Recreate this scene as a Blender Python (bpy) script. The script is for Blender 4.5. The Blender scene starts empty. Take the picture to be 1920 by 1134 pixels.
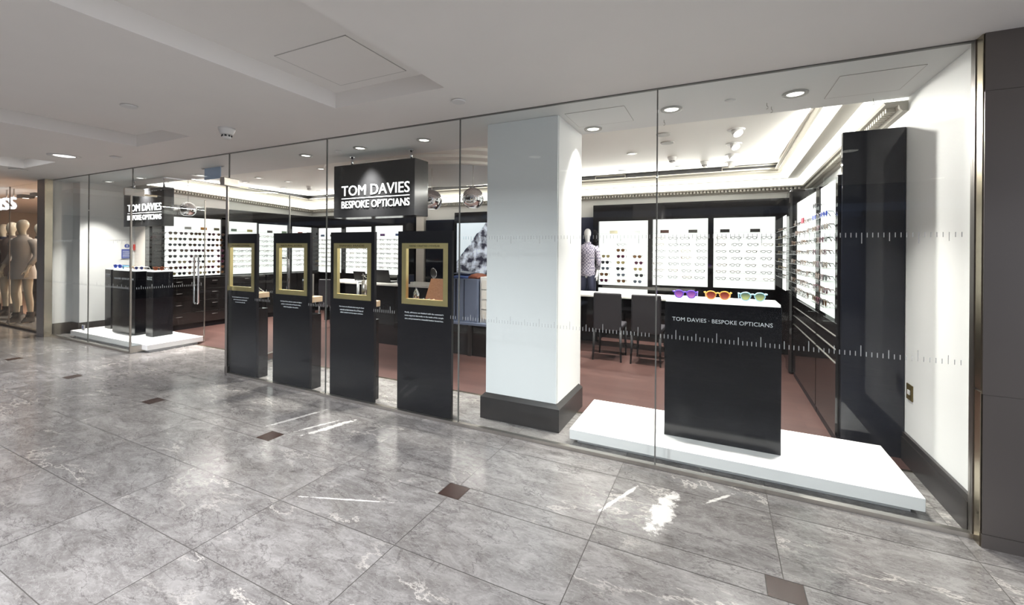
import bpy, bmesh, math, random
from mathutils import Vector, Matrix
random.seed(7)
SC = bpy.context.scene
COL = SC.collection
PI = math.pi

# ------------------------------------------------------------------ camera, world, exposure
cam_d = bpy.data.cameras.new('camera'); cam = bpy.data.objects.new('camera', cam_d); COL.objects.link(cam)
YAW = math.atan(385/798)
cam.matrix_world = Matrix.Translation((0, 0, 1.5)) @ Matrix.Rotation(YAW, 4, 'Z') @ Matrix.Rotation(PI/2, 4, 'X') @ Matrix.Rotation(0.0075, 4, 'Z')
cam_d.sensor_width = 36; cam_d.lens = 798/1920*36
cam_d.shift_y = -(567-469.4)/1920
cam_d.clip_start = 0.05
SC.camera = cam
SC.view_settings.view_transform = 'Standard'; SC.view_settings.look = 'None'
SC.view_settings.gamma = 1; SC.view_settings.exposure = 0.13; SC.view_settings.use_curve_mapping = False
w = bpy.data.worlds.new('world'); SC.world = w; w.use_nodes = True
bg = w.node_tree.nodes['Background']; bg.inputs[0].default_value = (0.86, 0.9, 1.0, 1); bg.inputs[1].default_value = 2.3
cy = SC.cycles
cy.use_denoising = True; cy.max_bounces = 8; cy.transparent_max_bounces = 24
cy.caustics_reflective = False; cy.caustics_refractive = False; cy.sample_clamp_indirect = 4
LAMP = 1.0

# ------------------------------------------------------------------ materials
def nodes(m):
    m.use_nodes = True; return m.node_tree.nodes, m.node_tree.links
def mat(name, col, rough=0.5, metal=0.0, emit=0.0, ecol=None, spec=None, coat=0.0, noise=0.0, nscale=20.0, bump=0.0, bscale=60.0, alpha=None, trans=0.0):
    m = bpy.data.materials.new(name); N, L = nodes(m); b = N['Principled BSDF']
    b.inputs['Base Color'].default_value = (*col, 1); b.inputs['Roughness'].default_value = rough; b.inputs['Metallic'].default_value = metal
    if spec is not None: b.inputs['Specular IOR Level'].default_value = spec
    if coat: b.inputs['Coat Weight'].default_value = coat; b.inputs['Coat Roughness'].default_value = 0.04
    if emit: b.inputs['Emission Color'].default_value = (*(ecol or col), 1); b.inputs['Emission Strength'].default_value = emit
    if trans: b.inputs['Transmission Weight'].default_value = trans
    tc = N.new('ShaderNodeTexCoord')
    if noise:
        n = N.new('ShaderNodeTexNoise'); n.inputs['Scale'].default_value = nscale; n.inputs['Detail'].default_value = 5
        L.new(tc.outputs['Object'], n.inputs['Vector'])
        mx = N.new('ShaderNodeMix'); mx.data_type = 'RGBA'
        mx.inputs[6].default_value = (*[max(0, c*(1-noise)) for c in col], 1); mx.inputs[7].default_value = (*[min(1, c*(1+noise)) for c in col], 1)
        L.new(n.outputs['Fac'], mx.inputs[0]); L.new(mx.outputs[2], b.inputs['Base Color'])
    if bump:
        n = N.new('ShaderNodeTexNoise'); n.inputs['Scale'].default_value = bscale
        L.new(tc.outputs['Object'], n.inputs['Vector'])
        bp = N.new('ShaderNodeBump'); bp.inputs['Strength'].default_value = bump; bp.inputs['Distance'].default_value = 0.01
        L.new(n.outputs['Fac'], bp.inputs['Height']); L.new(bp.outputs['Normal'], b.inputs['Normal'])
    return m
def glassmat(name, tint=(0.97, 0.985, 0.98), ior=1.33, rough=0.0):
    m = bpy.data.materials.new(name); N, L = nodes(m); N.remove(N['Principled BSDF']); out = N['Material Output']
    t = N.new('ShaderNodeBsdfTransparent'); t.inputs[0].default_value = (*tint, 1)
    g = N.new('ShaderNodeBsdfGlossy'); g.inputs['Roughness'].default_value = rough
    ge = N.new('ShaderNodeNewGeometry'); dt = N.new('ShaderNodeVectorMath'); dt.operation = 'DOT_PRODUCT'
    L.new(ge.outputs['Normal'], dt.inputs[0]); L.new(ge.outputs['Incoming'], dt.inputs[1])
    def mth(op, a, b=None):
        n = N.new('ShaderNodeMath'); n.operation = op; n.use_clamp = True
        for i, q in enumerate((a, b)):
            if q is None: continue
            if isinstance(q, (int, float)): n.inputs[i].default_value = q
            else: L.new(q, n.inputs[i])
        return n.outputs[0]
    r0 = ((ior-1)/(ior+1))**2
    fr = mth('ADD', mth('MULTIPLY', mth('POWER', mth('SUBTRACT', 1.0, mth('ABSOLUTE', dt.outputs['Value'])), 5.0), 1-r0), r0)
    mx = N.new('ShaderNodeMixShader'); L.new(fr, mx.inputs[0]); L.new(t.outputs[0], mx.inputs[1]); L.new(g.outputs[0], mx.inputs[2])
    L.new(mx.outputs[0], out.inputs[0]); return m

M = {}
M['ceil'] = mat('ceiling_paint', (0.86, 0.835, 0.80), 0.7, noise=0.02, nscale=3)
M['white'] = mat('white_paint', (0.80, 0.80, 0.79), 0.55, noise=0.015, nscale=4)
M['pillar'] = mat('pale_blue_grey_gloss', (0.86, 0.88, 0.885), 0.3, noise=0.03, nscale=2)
M['cream'] = mat('cream_paint', (0.92, 0.90, 0.85), 0.6, noise=0.02, nscale=5)
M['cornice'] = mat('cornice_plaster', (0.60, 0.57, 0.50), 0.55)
M['beige'] = mat('beige_paint', (0.66, 0.61, 0.56), 0.6, noise=0.03)
M['plinth'] = mat('dark_skirting', (0.022, 0.019, 0.018), 0.28, noise=0.25, nscale=8)
M['black'] = mat('black_gloss_lacquer', (0.009, 0.008, 0.008), 0.06, spec=0.5)
M['blackglass'] = mat('dark_blue_black_glass', (0.010, 0.011, 0.016), 0.04, spec=0.4)
M['navy'] = mat('dark_navy_panel', (0.03, 0.034, 0.055), 0.15)
M['satin'] = mat('black_satin', (0.006, 0.0055, 0.0075), 0.42, spec=0.25, noise=0.1, nscale=30)
M['slate'] = mat('black_stone_veneer', (0.006, 0.006, 0.008), 0.14, spec=0.35, noise=0.7, nscale=7)
M['platform'] = mat('white_lacquer', (0.88, 0.88, 0.87), 0.3)
M['steel'] = mat('brushed_steel', (0.50, 0.47, 0.43), 0.28, 1.0, noise=0.06, nscale=60)
M['chrome'] = mat('polished_chrome', (0.85, 0.85, 0.86), 0.06, 1.0)
M['bronze'] = mat('dark_bronze_cladding', (0.165, 0.15, 0.14), 0.33, 0.85, noise=0.05, nscale=3)
M['bronze_lt'] = mat('pale_bronze_strip', (0.45, 0.39, 0.29), 0.25, 1.0, noise=0.08, nscale=6)
M['brass'] = mat('polished_brass', (0.90, 0.74, 0.36), 0.32, 1.0, noise=0.15, nscale=9)
M['brass_dk'] = mat('engraved_brass', (0.10, 0.07, 0.02), 0.5, 0.6)
M['light'] = mat('lit_panel', (0.25, 0.25, 0.24), 0.5, emit=1.05, ecol=(1, 1.0, 0.965))
M['lamp'] = mat('lamp_lens', (1, 1, 1), 0.5, emit=3, ecol=(1, 0.97, 0.9))
M['cove'] = mat('cove_light', (1, 1, 1), 0.5, emit=1.7, ecol=(1, 0.98, 0.93))
M['sky'] = mat('daylight_panel', (1, 1, 1), 0.5, emit=2.5, ecol=(0.93, 0.96, 1))
M['signwhite'] = mat('lit_sign_letters', (1, 1, 1), 0.5, emit=1.6)
M['signcool'] = mat('cool_lit_sign_letters', (1, 1, 1), 0.5, emit=3.0, ecol=(0.85, 0.93, 1))
M['letter'] = mat('white_vinyl_letters', (0.8, 0.82, 0.86), 0.5, noise=0.02)
M['tick'] = mat('frosted_vinyl', (0.55, 0.57, 0.58), 0.6); M['tick'].node_tree.nodes['Principled BSDF'].inputs['Alpha'].default_value = 0.6
M['signbody'] = mat('charcoal_sign_box', (0.026, 0.026, 0.028), 0.14)
M['glass'] = glassmat('shop_glass')
M['shelfglass'] = glassmat('shelf_glass', (0.965, 0.985, 0.975), 1.2)
M['joint'] = mat('silicone_joint', (0.13, 0.13, 0.12), 0.4)
M['edge'] = mat('polished_glass_edge', (0.45, 0.50, 0.46), 0.2)
M['woodlt'] = mat('pale_wood_block', (0.40, 0.29, 0.19), 0.5, noise=0.15, nscale=12)
M['leather'] = mat('tan_leather', (0.19, 0.085, 0.04), 0.45, bump=0.2)
M['greymetal'] = mat('grey_sensor_plastic', (0.42, 0.41, 0.39), 0.5)
M['plastic'] = mat('white_plastic', (0.75, 0.74, 0.72), 0.4)
M['dark'] = mat('matt_black', (0.01, 0.01, 0.012), 0.6)
M['chair'] = mat('black_chair_leather', (0.018, 0.016, 0.02), 0.42, bump=0.05)
M['desktop'] = mat('white_worktop', (0.82, 0.80, 0.75), 0.3)
M['blue'] = mat('notice_blue', (0.05, 0.08, 0.30), 0.4)
M['red'] = mat('alarm_red', (0.5, 0.03, 0.02), 0.4)
M['bluegrey'] = mat('blue_grey_lacquer', (0.16, 0.19, 0.27), 0.3)
M['denim'] = mat('blue_denim', (0.09, 0.14, 0.36), 0.8, noise=0.4, nscale=25)
M['rust'] = mat('rust_knit', (0.22, 0.07, 0.04), 0.8, noise=0.2)
M['warm'] = mat('warm_cream_paint', (0.78, 0.68, 0.56), 0.6, noise=0.03)
M['greyblack'] = mat('unlit_display_back', (0.14, 0.14, 0.14), 0.3)

def marble():
    m = bpy.data.materials.new('grey_marble'); N, L = nodes(m); b = N['Principled BSDF']
    tc = N.new('ShaderNodeTexCoord'); at = N.new('ShaderNodeAttribute'); at.attribute_name = 'rnd'
    sc = N.new('ShaderNodeVectorMath'); sc.operation = 'SCALE'; sc.inputs[3].default_value = 23.0; L.new(at.outputs['Color'], sc.inputs[0])
    ad = N.new('ShaderNodeVectorMath'); ad.operation = 'ADD'; L.new(tc.outputs['Object'], ad.inputs[0]); L.new(sc.outputs[0], ad.inputs[1])
    mp = N.new('ShaderNodeMapping'); mp.inputs['Rotation'].default_value = (0, 0, 0.75); mp.inputs['Scale'].default_value = (1.0, 2.3, 1); L.new(ad.outputs[0], mp.inputs[0])
    def noise(scale, detail=6, rough=0.6, dist=0.0, src=None):
        n = N.new('ShaderNodeTexNoise'); n.inputs['Scale'].default_value = scale; n.inputs['Detail'].default_value = detail
        n.inputs['Roughness'].default_value = rough; n.inputs['Distortion'].default_value = dist
        L.new((src or mp).outputs[0], n.inputs['Vector']); return n
    def ridge(n, width, amt):
        s = N.new('ShaderNodeMath'); s.operation = 'SUBTRACT'; s.inputs[1].default_value = 0.5; L.new(n.outputs['Fac'], s.inputs[0])
        a = N.new('ShaderNodeMath'); a.operation = 'ABSOLUTE'; L.new(s.outputs[0], a.inputs[0])
        r = N.new('ShaderNodeMapRange'); r.inputs[1].default_value = 0; r.inputs[2].default_value = width; r.inputs[3].default_value = amt; r.inputs[4].default_value = 0
        L.new(a.outputs[0], r.inputs[0]); return r
    base = noise(3.4, 12, 0.74, 0.7)
    cr = N.new('ShaderNodeValToRGB'); e = cr.color_ramp.elements
    e[0].position = 0.30; e[0].color = (0.096, 0.088, 0.084, 1); e[1].position = 0.70; e[1].color = (0.262, 0.251, 0.244, 1)
    k = e.new(0.5); k.color = (0.172, 0.162, 0.158, 1)
    L.new(base.outputs['Fac'], cr.inputs[0])
    # tile to tile variation
    mr = N.new('ShaderNodeMapRange'); mr.inputs[3].default_value = 0.82; mr.inputs[4].default_value = 1.16; L.new(at.outputs['Fac'], mr.inputs[0])
    mul = N.new('ShaderNodeVectorMath'); mul.operation = 'SCALE'; L.new(cr.outputs[0], mul.inputs[0]); L.new(mr.outputs[0], mul.inputs[3])
    def over(prev, fac, col):
        mx = N.new('ShaderNodeMix'); mx.data_type = 'RGBA'; mx.inputs[7].default_value = (*col, 1)
        L.new(fac, mx.inputs[0]); L.new(prev, mx.inputs[6]); return mx.outputs[2]
    c = mul.outputs[0]
    c = over(c, ridge(noise(1.6, 9, 0.62, 0.5), 0.010, 0.6).outputs[0], (0.05, 0.045, 0.045))
    c = over(c, ridge(noise(5.5, 8, 0.65, 0.4), 0.018, 0.4).outputs[0], (0.06, 0.05, 0.05))
    v = noise(1.1, 10, 0.66, 0.35); vm = noise(1.0, 2)
    rv = ridge(v, 0.013, 0.8)
    th = N.new('ShaderNodeMapRange'); th.inputs[1].default_value = 0.5; th.inputs[2].default_value = 0.62; L.new(vm.outputs['Fac'], th.inputs[0])
    mm = N.new('ShaderNodeMath'); mm.operation = 'MULTIPLY'; L.new(rv.outputs[0], mm.inputs[0]); L.new(th.outputs[0], mm.inputs[1])
    c = over(c, mm.outputs[0], (0.42, 0.395, 0.365))
    c = over(c, ridge(noise(14, 4, 0.6, 0.3), 0.03, 0.22).outputs[0], (0.36, 0.35, 0.34))
    # the few bold white calcite streaks (each a segment with ragged edges)
    wn = N.new('ShaderNodeTexNoise'); wn.inputs['Scale'].default_value = 16; wn.inputs['Detail'].default_value = 9; wn.inputs['Roughness'].default_value = 0.7; L.new(tc.outputs['Object'], wn.inputs['Vector'])
    for (ax, ay, bx, by, wd) in ((-0.235, 2.83, -0.31, 2.36, 0.062), (-0.45, 2.80, -0.62, 2.40, 0.016), (-0.05, 2.80, 0.10, 2.98, 0.014), (-3.42, 2.33, -3.28, 2.82, 0.022),
                              (-3.0, 2.34, -2.85, 2.80, 0.035), (-3.12, 2.36, -2.98, 2.7, 0.018), (-1.47, 1.03, -1.12, 1.16, 0.012), (-2.32, 1.75, -1.7, 1.98, 0.008)):
        dx, dy = bx-ax, by-ay; ln = math.hypot(dx, dy)
        m2 = N.new('ShaderNodeMapping'); m2.vector_type = 'TEXTURE'; m2.inputs['Location'].default_value = ((ax+bx)/2, (ay+by)/2, 0)
        m2.inputs['Rotation'].default_value = (0, 0, math.atan2(dy, dx)); m2.inputs['Scale'].default_value = (ln/2, wd, 1)
        L.new(tc.outputs['Object'], m2.inputs[0])
        le = N.new('ShaderNodeVectorMath'); le.operation = 'LENGTH'; L.new(m2.outputs[0], le.inputs[0])
        wm = N.new('ShaderNodeMath'); wm.operation = 'MULTIPLY_ADD'; wm.inputs[1].default_value = 3.0; L.new(wn.outputs['Fac'], wm.inputs[0]); L.new(le.outputs['Value'], wm.inputs[2])
        rr = N.new('ShaderNodeMapRange'); rr.inputs[1].default_value = 2.15; rr.inputs[2].default_value = 2.5; rr.inputs[3].default_value = 0.9; rr.inputs[4].default_value = 0; L.new(wm.outputs[0], rr.inputs[0])
        c = over(c, rr.outputs[0], (0.55, 0.535, 0.51))
    L.new(c, b.inputs['Base Color'])
    b.inputs['Roughness'].default_value = 0.16; b.inputs['Specular IOR Level'].default_value = 0.5
    return m
M['marble'] = marble()
def wood(name, c1, c2, rough, plank=0.11, axis=0):
    m = bpy.data.materials.new(name); N, L = nodes(m); b = N['Principled BSDF']
    tc = N.new('ShaderNodeTexCoord'); br = N.new('ShaderNodeTexBrick')
    br.inputs['Color1'].default_value = (*c1, 1); br.inputs['Color2'].default_value = (*c2, 1); br.inputs['Mortar'].default_value = (*[x*0.45 for x in c1], 1)
    br.inputs['Scale'].default_value = 1; br.inputs['Mortar Size'].default_value = 0.0015; br.inputs['Brick Width'].default_value = 1.4; br.inputs['Row Height'].default_value = plank; br.inputs['Bias'].default_value = 0
    L.new(tc.outputs['Object'], br.inputs['Vector'])
    mp = N.new('ShaderNodeMapping'); mp.inputs['Scale'].default_value = (1.2, 16, 1); L.new(tc.outputs['Object'], mp.inputs[0])
    n = N.new('ShaderNodeTexNoise'); n.inputs['Scale'].default_value = 3; n.inputs['Detail'].default_value = 6; L.new(mp.outputs[0], n.inputs['Vector'])
    mr = N.new('ShaderNodeMapRange'); mr.inputs[3].default_value = 0.7; mr.inputs[4].default_value = 1.3; L.new(n.outputs['Fac'], mr.inputs[0])
    ml = N.new('ShaderNodeVectorMath'); ml.operation = 'SCALE'; L.new(br.outputs[0], ml.inputs[0]); L.new(mr.outputs[0], ml.inputs[3])
    L.new(ml.outputs[0], b.inputs['Base Color']); b.inputs['Roughness'].default_value = rough
    return m
M['floorwood'] = wood('red_brown_wood_floor', (0.05, 0.025, 0.0215), (0.066, 0.034, 0.029), 0.34)
M['inlay'] = mat('brown_stone_inlay', (0.035, 0.020, 0.017), 0.25, noise=0.3, nscale=30)
M['grout'] = mat('dark_grout', (0.06, 0.055, 0.05), 0.8)
M['brown_floor'] = mat('terracotta_floor', (0.33, 0.20, 0.15), 0.35, noise=0.15, nscale=3)
def plaid():
    m = bpy.data.materials.new('checked_cloth'); N, L = nodes(m); b = N['Principled BSDF']; tc = N.new('ShaderNodeTexCoord')
    ck = N.new('ShaderNodeTexChecker'); ck.inputs['Scale'].default_value = 30; ck.inputs[1].default_value = (0.36, 0.33, 0.38, 1); ck.inputs[2].default_value = (0.12, 0.11, 0.16, 1)
    L.new(tc.outputs['Object'], ck.inputs[0]); L.new(ck.outputs[0], b.inputs['Base Color']); b.inputs['Roughness'].default_value = 0.8; return m
M['plaid'] = plaid()
def mountain():
    m = bpy.data.materials.new('mountain_photo_print'); N, L = nodes(m); b = N['Principled BSDF']; tc = N.new('ShaderNodeTexCoord')
    sx = N.new('ShaderNodeSeparateXYZ'); L.new(tc.outputs['Object'], sx.inputs[0])
    n = N.new('ShaderNodeTexNoise'); n.inputs['Scale'].default_value = 6; n.inputs['Detail'].default_value = 9; L.new(tc.outputs['Object'], n.inputs[0])
    # slope line: z - 1.1*x
    a = N.new('ShaderNodeMath'); a.operation = 'MULTIPLY_ADD'; a.inputs[1].default_value = -1.15; L.new(sx.outputs[0], a.inputs[0]); L.new(sx.outputs[2], a.inputs[2])
    nn = N.new('ShaderNodeMath'); nn.operation = 'MULTIPLY_ADD'; nn.inputs[1].default_value = 0.15; L.new(n.outputs[0], nn.inputs[0]); L.new(a.outputs[0], nn.inputs[2])
    g = N.new('ShaderNodeMath'); g.operation = 'GREATER_THAN'; g.inputs[1].default_value = 0.67; L.new(nn.outputs[0], g.inputs[0])
    cr = N.new('ShaderNodeValToRGB'); cr.color_ramp.elements[0].position = 0.42; cr.color_ramp.elements[0].color = (0.03, 0.03, 0.045, 1); cr.color_ramp.elements[1].position = 0.62; cr.color_ramp.elements[1].color = (0.62, 0.66, 0.75, 1)
    L.new(n.outputs[0], cr.inputs[0])
    mx = N.new('ShaderNodeMix'); mx.data_type = 'RGBA'; mx.inputs[7].default_value = (0.72, 0.80, 0.86, 1); L.new(g.outputs[0], mx.inputs[0]); L.new(cr.outputs[0], mx.inputs[6])
    L.new(mx.outputs[2], b.inputs['Base Color']); L.new(mx.outputs[2], b.inputs['Emission Color']); b.inputs['Emission Strength'].default_value = 0.7
    b.inputs['Roughness'].default_value = 0.2; return m
M['mountain'] = mountain()
def hammered():
    m = mat('hammered_chrome', (0.80, 0.79, 0.82), 0.12, 1.0); N, L = nodes(m); b = N['Principled BSDF']
    tc = N.new('ShaderNodeTexCoord'); v = N.new('ShaderNodeTexVoronoi'); v.inputs['Scale'].default_value = 45; L.new(tc.outputs['Object'], v.inputs['Vector'])
    bp = N.new('ShaderNodeBump'); bp.inputs['Strength'].default_value = 0.5; bp.inputs['Distance'].default_value = 0.01; L.new(v.outputs['Distance'], bp.inputs['Height']); L.new(bp.outputs[0], b.inputs['Normal']); return m
M['hammered'] = hammered()
M['skin'] = mat('mannequin_stone_finish', (0.42, 0.38, 0.31), 0.45)
M['skin_white'] = mat('mannequin_white_finish', (0.75, 0.74, 0.74), 0.4)

# ------------------------------------------------------------------ geometry helpers
ORG = {}
def org(o): return ORG.get(o.name, Vector((0, 0, 0))) if o else Vector((0, 0, 0))
def tag(o, label=None, cat=None, group=None, kind=None):
    if label: o['label'] = label
    if cat: o['category'] = cat
    if group: o['group'] = group
    if kind: o['kind'] = kind
    return o
def thing(name, label, cat, loc=(0, 0, 0), group=None, rotz=0.0, kind=None):
    o = bpy.data.objects.new(name, None); COL.objects.link(o); o.location = loc; o.rotation_euler = (0, 0, rotz); o.empty_display_size = 0.1
    ORG[o.name] = Vector(loc); return tag(o, label, cat, group, kind)

class MB:
    def __init__(s): s.v = []; s.f = []; s.m = []; s.sm = []
    def add(s, vs, fs, mi=0, smooth=False):
        k = len(s.v); s.v += [tuple(p) for p in vs]; s.f += [tuple(i+k for i in f) for f in fs]; s.m += [mi]*len(fs); s.sm += [smooth]*len(fs); return s
    def box(s, x0, x1, y0, y1, z0, z1, mi=0):
        return s.add([(x0, y0, z0), (x1, y0, z0), (x1, y1, z0), (x0, y1, z0), (x0, y0, z1), (x1, y0, z1), (x1, y1, z1), (x0, y1, z1)],
                     [(0, 3, 2, 1), (4, 5, 6, 7), (0, 1, 5, 4), (1, 2, 6, 5), (2, 3, 7, 6), (3, 0, 4, 7)], mi)
    def bbox(s, x0, x1, y0, y1, z0, z1, b=0.005, mi=0):   # bevelled box
        bm = bmesh.new(); vs = [bm.verts.new(p) for p in [(x0, y0, z0), (x1, y0, z0), (x1, y1, z0), (x0, y1, z0), (x0, y0, z1), (x1, y0, z1), (x1, y1, z1), (x0, y1, z1)]]
        for f in [(0, 3, 2, 1), (4, 5, 6, 7), (0, 1, 5, 4), (1, 2, 6, 5), (2, 3, 7, 6), (3, 0, 4, 7)]: bm.faces.new([vs[i] for i in f])
        bmesh.ops.bevel(bm, geom=bm.edges[:], offset=b, segments=2, profile=0.5, affect='EDGES')
        bm.verts.index_update(); s.add([v.co[:] for v in bm.verts], [tuple(v.index for v in f.verts) for f in bm.faces], mi); bm.free(); return s
    def prism(s, poly, z0, z1, mi=0):
        n = len(poly); return s.add([(x, y, z0) for x, y in poly]+[(x, y, z1) for x, y in poly],
                     [tuple(range(n))[::-1], tuple(range(n, 2*n))]+[(i, (i+1) % n, n+(i+1) % n, n+i) for i in range(n)], mi)
    def lathe(s, prof, c, mi=0, seg=24, axis=(0, 0, 1), smooth=True, caps=True):
        c = Vector(c); q = Vector((0, 0, 1)).rotation_difference(Vector(axis)); vs = []; fs = []
        for r, z in prof:
            for i in range(seg):
                a = 2*PI*i/seg; vs.append(c+q @ Vector((r*math.cos(a), r*math.sin(a), z)))
        for j in range(len(prof)-1):
            for i in range(seg): fs.append((j*seg+i, j*seg+(i+1) % seg, (j+1)*seg+(i+1) % seg, (j+1)*seg+i))
        s.add(vs, fs, mi, smooth)
        if caps:
            n = len(s.v)-len(vs)
            s.f.append(tuple(n+i for i in range(seg))[::-1]); s.m.append(mi); s.sm.append(False)
            s.f.append(tuple(n+(len(prof)-1)*seg+i for i in range(seg))); s.m.append(mi); s.sm.append(False)
        return s
    def cyl(s, p0, p1, r, mi=0, seg=12, r1=None):
        p0 = Vector(p0); p1 = Vector(p1); d = p1-p0; return s.lathe([(r, 0), (r if r1 is None else r1, d.length)], p0, mi, seg, d.normalized())
    def tube(s, pts, r, mi=0, seg=6, closed=False):
        pts = [Vector(p) for p in pts]; n = len(pts); vs = []; fs = []; up = Vector((0.13, 0.21, 0.97)).normalized()
        for i, p in enumerate(pts):
            a = pts[(i-1) % n] if closed or i else p; b = pts[(i+1) % n] if closed or i < n-1 else p
            t = (b-a).normalized(); u = t.cross(up).normalized() if abs(t.dot(up)) < 0.98 else t.cross(Vector((1, 0, 0))).normalized(); w_ = t.cross(u)
            rr = r[i] if isinstance(r, (list, tuple)) else r
            for k in range(seg):
                g = 2*PI*k/seg; vs.append(p+(u*math.cos(g)+w_*math.sin(g))*rr)
        m_ = n if closed else n-1
        for i in range(m_):
            j = (i+1) % n
            for k in range(seg): fs.append((i*seg+k, i*seg+(k+1) % seg, j*seg+(k+1) % seg, j*seg+k))
        if not closed: fs.append(tuple(range(seg))[::-1]); fs.append(tuple((n-1)*seg+k for k in range(seg)))
        return s.add(vs, fs, mi, True)
    def build(s, name, mats, parent=None, local=False, origin=None):
        me = bpy.data.meshes.new(name)
        if origin is None: 
            if parent is not None: o_ = org(parent)
            elif local: o_ = Vector((0, 0, 0))
            else:
                xs, ys, zs = zip(*s.v); o_ = Vector(((min(xs)+max(xs))/2, (min(ys)+max(ys))/2, min(zs)))
        else: o_ = Vector(origin)
        if local: o_ = Vector((0, 0, 0))
        me.from_pydata([tuple(Vector(p)-o_) for p in s.v], [], s.f)
        if not isinstance(mats, (list, tuple)): mats = [mats]
        for m in mats: me.materials.append(M[m] if isinstance(m, str) else m)
        me.polygons.foreach_set('material_index', s.m); me.polygons.foreach_set('use_smooth', s.sm)
        me.update()
        ob = bpy.data.objects.new(name, me); COL.objects.link(ob)
        if parent is not None: ob.parent = parent; ORG[ob.name] = o_
        else:
            if not local: ob.location = o_
            ORG[ob.name] = o_
        return ob
def struct(name, mb, mats, origin=(0, 0, 0), label=None, cat=None):
    o = mb.build(name, mats, origin=origin); o['kind'] = 'structure'
    o['label'] = label or name.replace('_', ' '); o['category'] = cat or name.split('_')[0]
    return o
def B(*a, **k): return MB().box(*a, **k)
def text_mesh(name, s, width, height, loc, rot, material, parent=None, depth=0.002, align='LEFT', local=False):
    """lettering fitted into width x height, lower-left corner at loc, lying in the plane given by rot (euler)"""
    cu = bpy.data.curves.new(name, 'FONT'); cu.body = s; cu.align_x = 'LEFT'; cu.extrude = 0.5; cu.resolution_u = 3
    ob = bpy.data.objects.new(name, cu); COL.objects.link(ob)
    bpy.context.view_layer.update()
    me = bpy.data.meshes.new_from_object(ob.evaluated_get(bpy.context.evaluated_depsgraph_get()))
    bpy.data.objects.remove(ob)
    xs = [v.co.x for v in me.vertices]; ys = [v.co.y for v in me.vertices]; zs = [v.co.z for v in me.vertices]
    x0, x1, y0, y1 = min(xs), max(xs), min(ys), max(ys)
    from mathutils import Euler
    R = Euler(rot).to_matrix(); o_ = org(parent) if not local else Vector((0, 0, 0))
    for v in me.vertices:
        p = Vector(((v.co.x-x0)/(x1-x0)*width, (v.co.y-y0)/(y1-y0)*height, (v.co.z/max(1e-6, max(zs)))*depth))
        v.co = R @ p + Vector(loc) - o_
    me.name = name; me.materials.clear(); me.materials.append(M[material])
    res = bpy.data.objects.new(name, me); COL.objects.link(res)
    if parent: res.parent = parent
    ORG[res.name] = o_
    return res
def copy_tree(o, loc, rotz=None, label=None, group=None):
    r = o.copy(); COL.objects.link(r); r.location = loc
    if rotz is not None: r.rotation_euler = (0, 0, rotz)
    if label: r['label'] = label
    if group: r['group'] = group
    for ch in list(o.children):
        c = ch.copy(); COL.objects.link(c); c.parent = r
        for g in ch.children:
            d = g.copy(); COL.objects.link(d); d.parent = c
    return r
FR = (PI/2, 0, 0)          # text facing -Y

# ------------------------------------------------------------------ lights of the place
def area(name, loc, power, size, col=(1, 0.96, 0.9), parent=None, rot=(0, 0, 0), spread=1.35):
    l = bpy.data.lights.new(name, 'AREA'); l.shape = 'DISK'; l.size = size; l.energy = power*LAMP; l.color = col; l.spread = spread
    o = bpy.data.objects.new(name, l); COL.objects.link(o); o.location = Vector(loc)-(org(parent) if parent else Vector((0, 0, 0))); o.rotation_euler = rot
    if parent: o.parent = parent
    return o

# ------------------------------------------------------------------ constants
ZG = 2.63            # shopfront head / mall ceiling
YG = 3.09            # glass line
YB = 7.4             # back wall
XL, XR = -9.1, 1.24
ZC = 2.76            # shop ceiling

# ================================================================== floors
def tile_floor():
    mb = MB(); cols = []
    ys = [-7.2, -6.0, -5.0, -4.0, -3.01, -2.54, -2.07, -1.6, -1.13, -0.66, -0.19, 0.28, 0.75, 1.22, 1.69, 2.165, 2.305, 2.86, 3.34, 3.82]
    g = 0.0019
    def q(x0, x1, y0, y1, mi, z=0.0, c=None):
        mb.add([(x0+g, y0+g, z), (x1-g, y0+g, z), (x1-g, y1-g, z), (x0+g, y1-g, z)], [(0, 1, 2, 3)], mi); cols.append(c or (random.random(), random.random(), random.random()))
    x0 = 0.284-0.875*24
    for j in range(len(ys)-1):
        ya, yb = ys[j], ys[j+1]
        if abs(ya-2.165) < 1e-6:
            for i in range(16):
                xc = x0+1.75*i
                q(xc-0.075, xc+0.075, ya, yb, 1); q(xc+0.075, xc+0.875, ya, yb, 0); q(xc+0.875, xc+1.675, ya, yb, 0)
        else:
            for i in range(32):
                c = None
                xa = x0+0.875*i
                if ya == 2.305 and abs(xa+0.591) < 0.01: c = (0.2, 0.5, 0.3)
                q(xa, xa+0.875, ya, yb, 0, c=c)
    xe = x0+0.875*32
    mb.box(x0, xe, -7.2, 3.82, -0.12, -0.0015, 2); 
    while len(cols) < len(mb.f): cols.append((0, 0, 0))
    o = struct('floor', mb, ['marble', 'inlay', 'grout'], label='polished grey veined marble floor tiles with small brown inlays', cat='floor')
    at = o.data.attributes.new('rnd', 'FLOAT_COLOR', 'FACE')
    for i, c in enumerate(cols): at.data[i].color = (*c, 1)
tile_floor()
struct('floor_wood', B(-10.3, 1.6, 3.84, 7.9, -0.1, 0.002), 'floorwood', label='red-brown wooden plank floor inside the shop', cat='floor')
struct('trim_1', B(-10.2, 1.24, 3.815, 3.842, -0.05, 0.004), 'bronze_lt', label='thin brass strip between the marble and the wooden floor', cat='trim')
struct('floor_neighbour', B(-21, -10.4, 3.84, 9.5, -0.1, 0.002), 'brown_floor', label='terracotta floor of the neighbouring shop', cat='floor')

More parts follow.
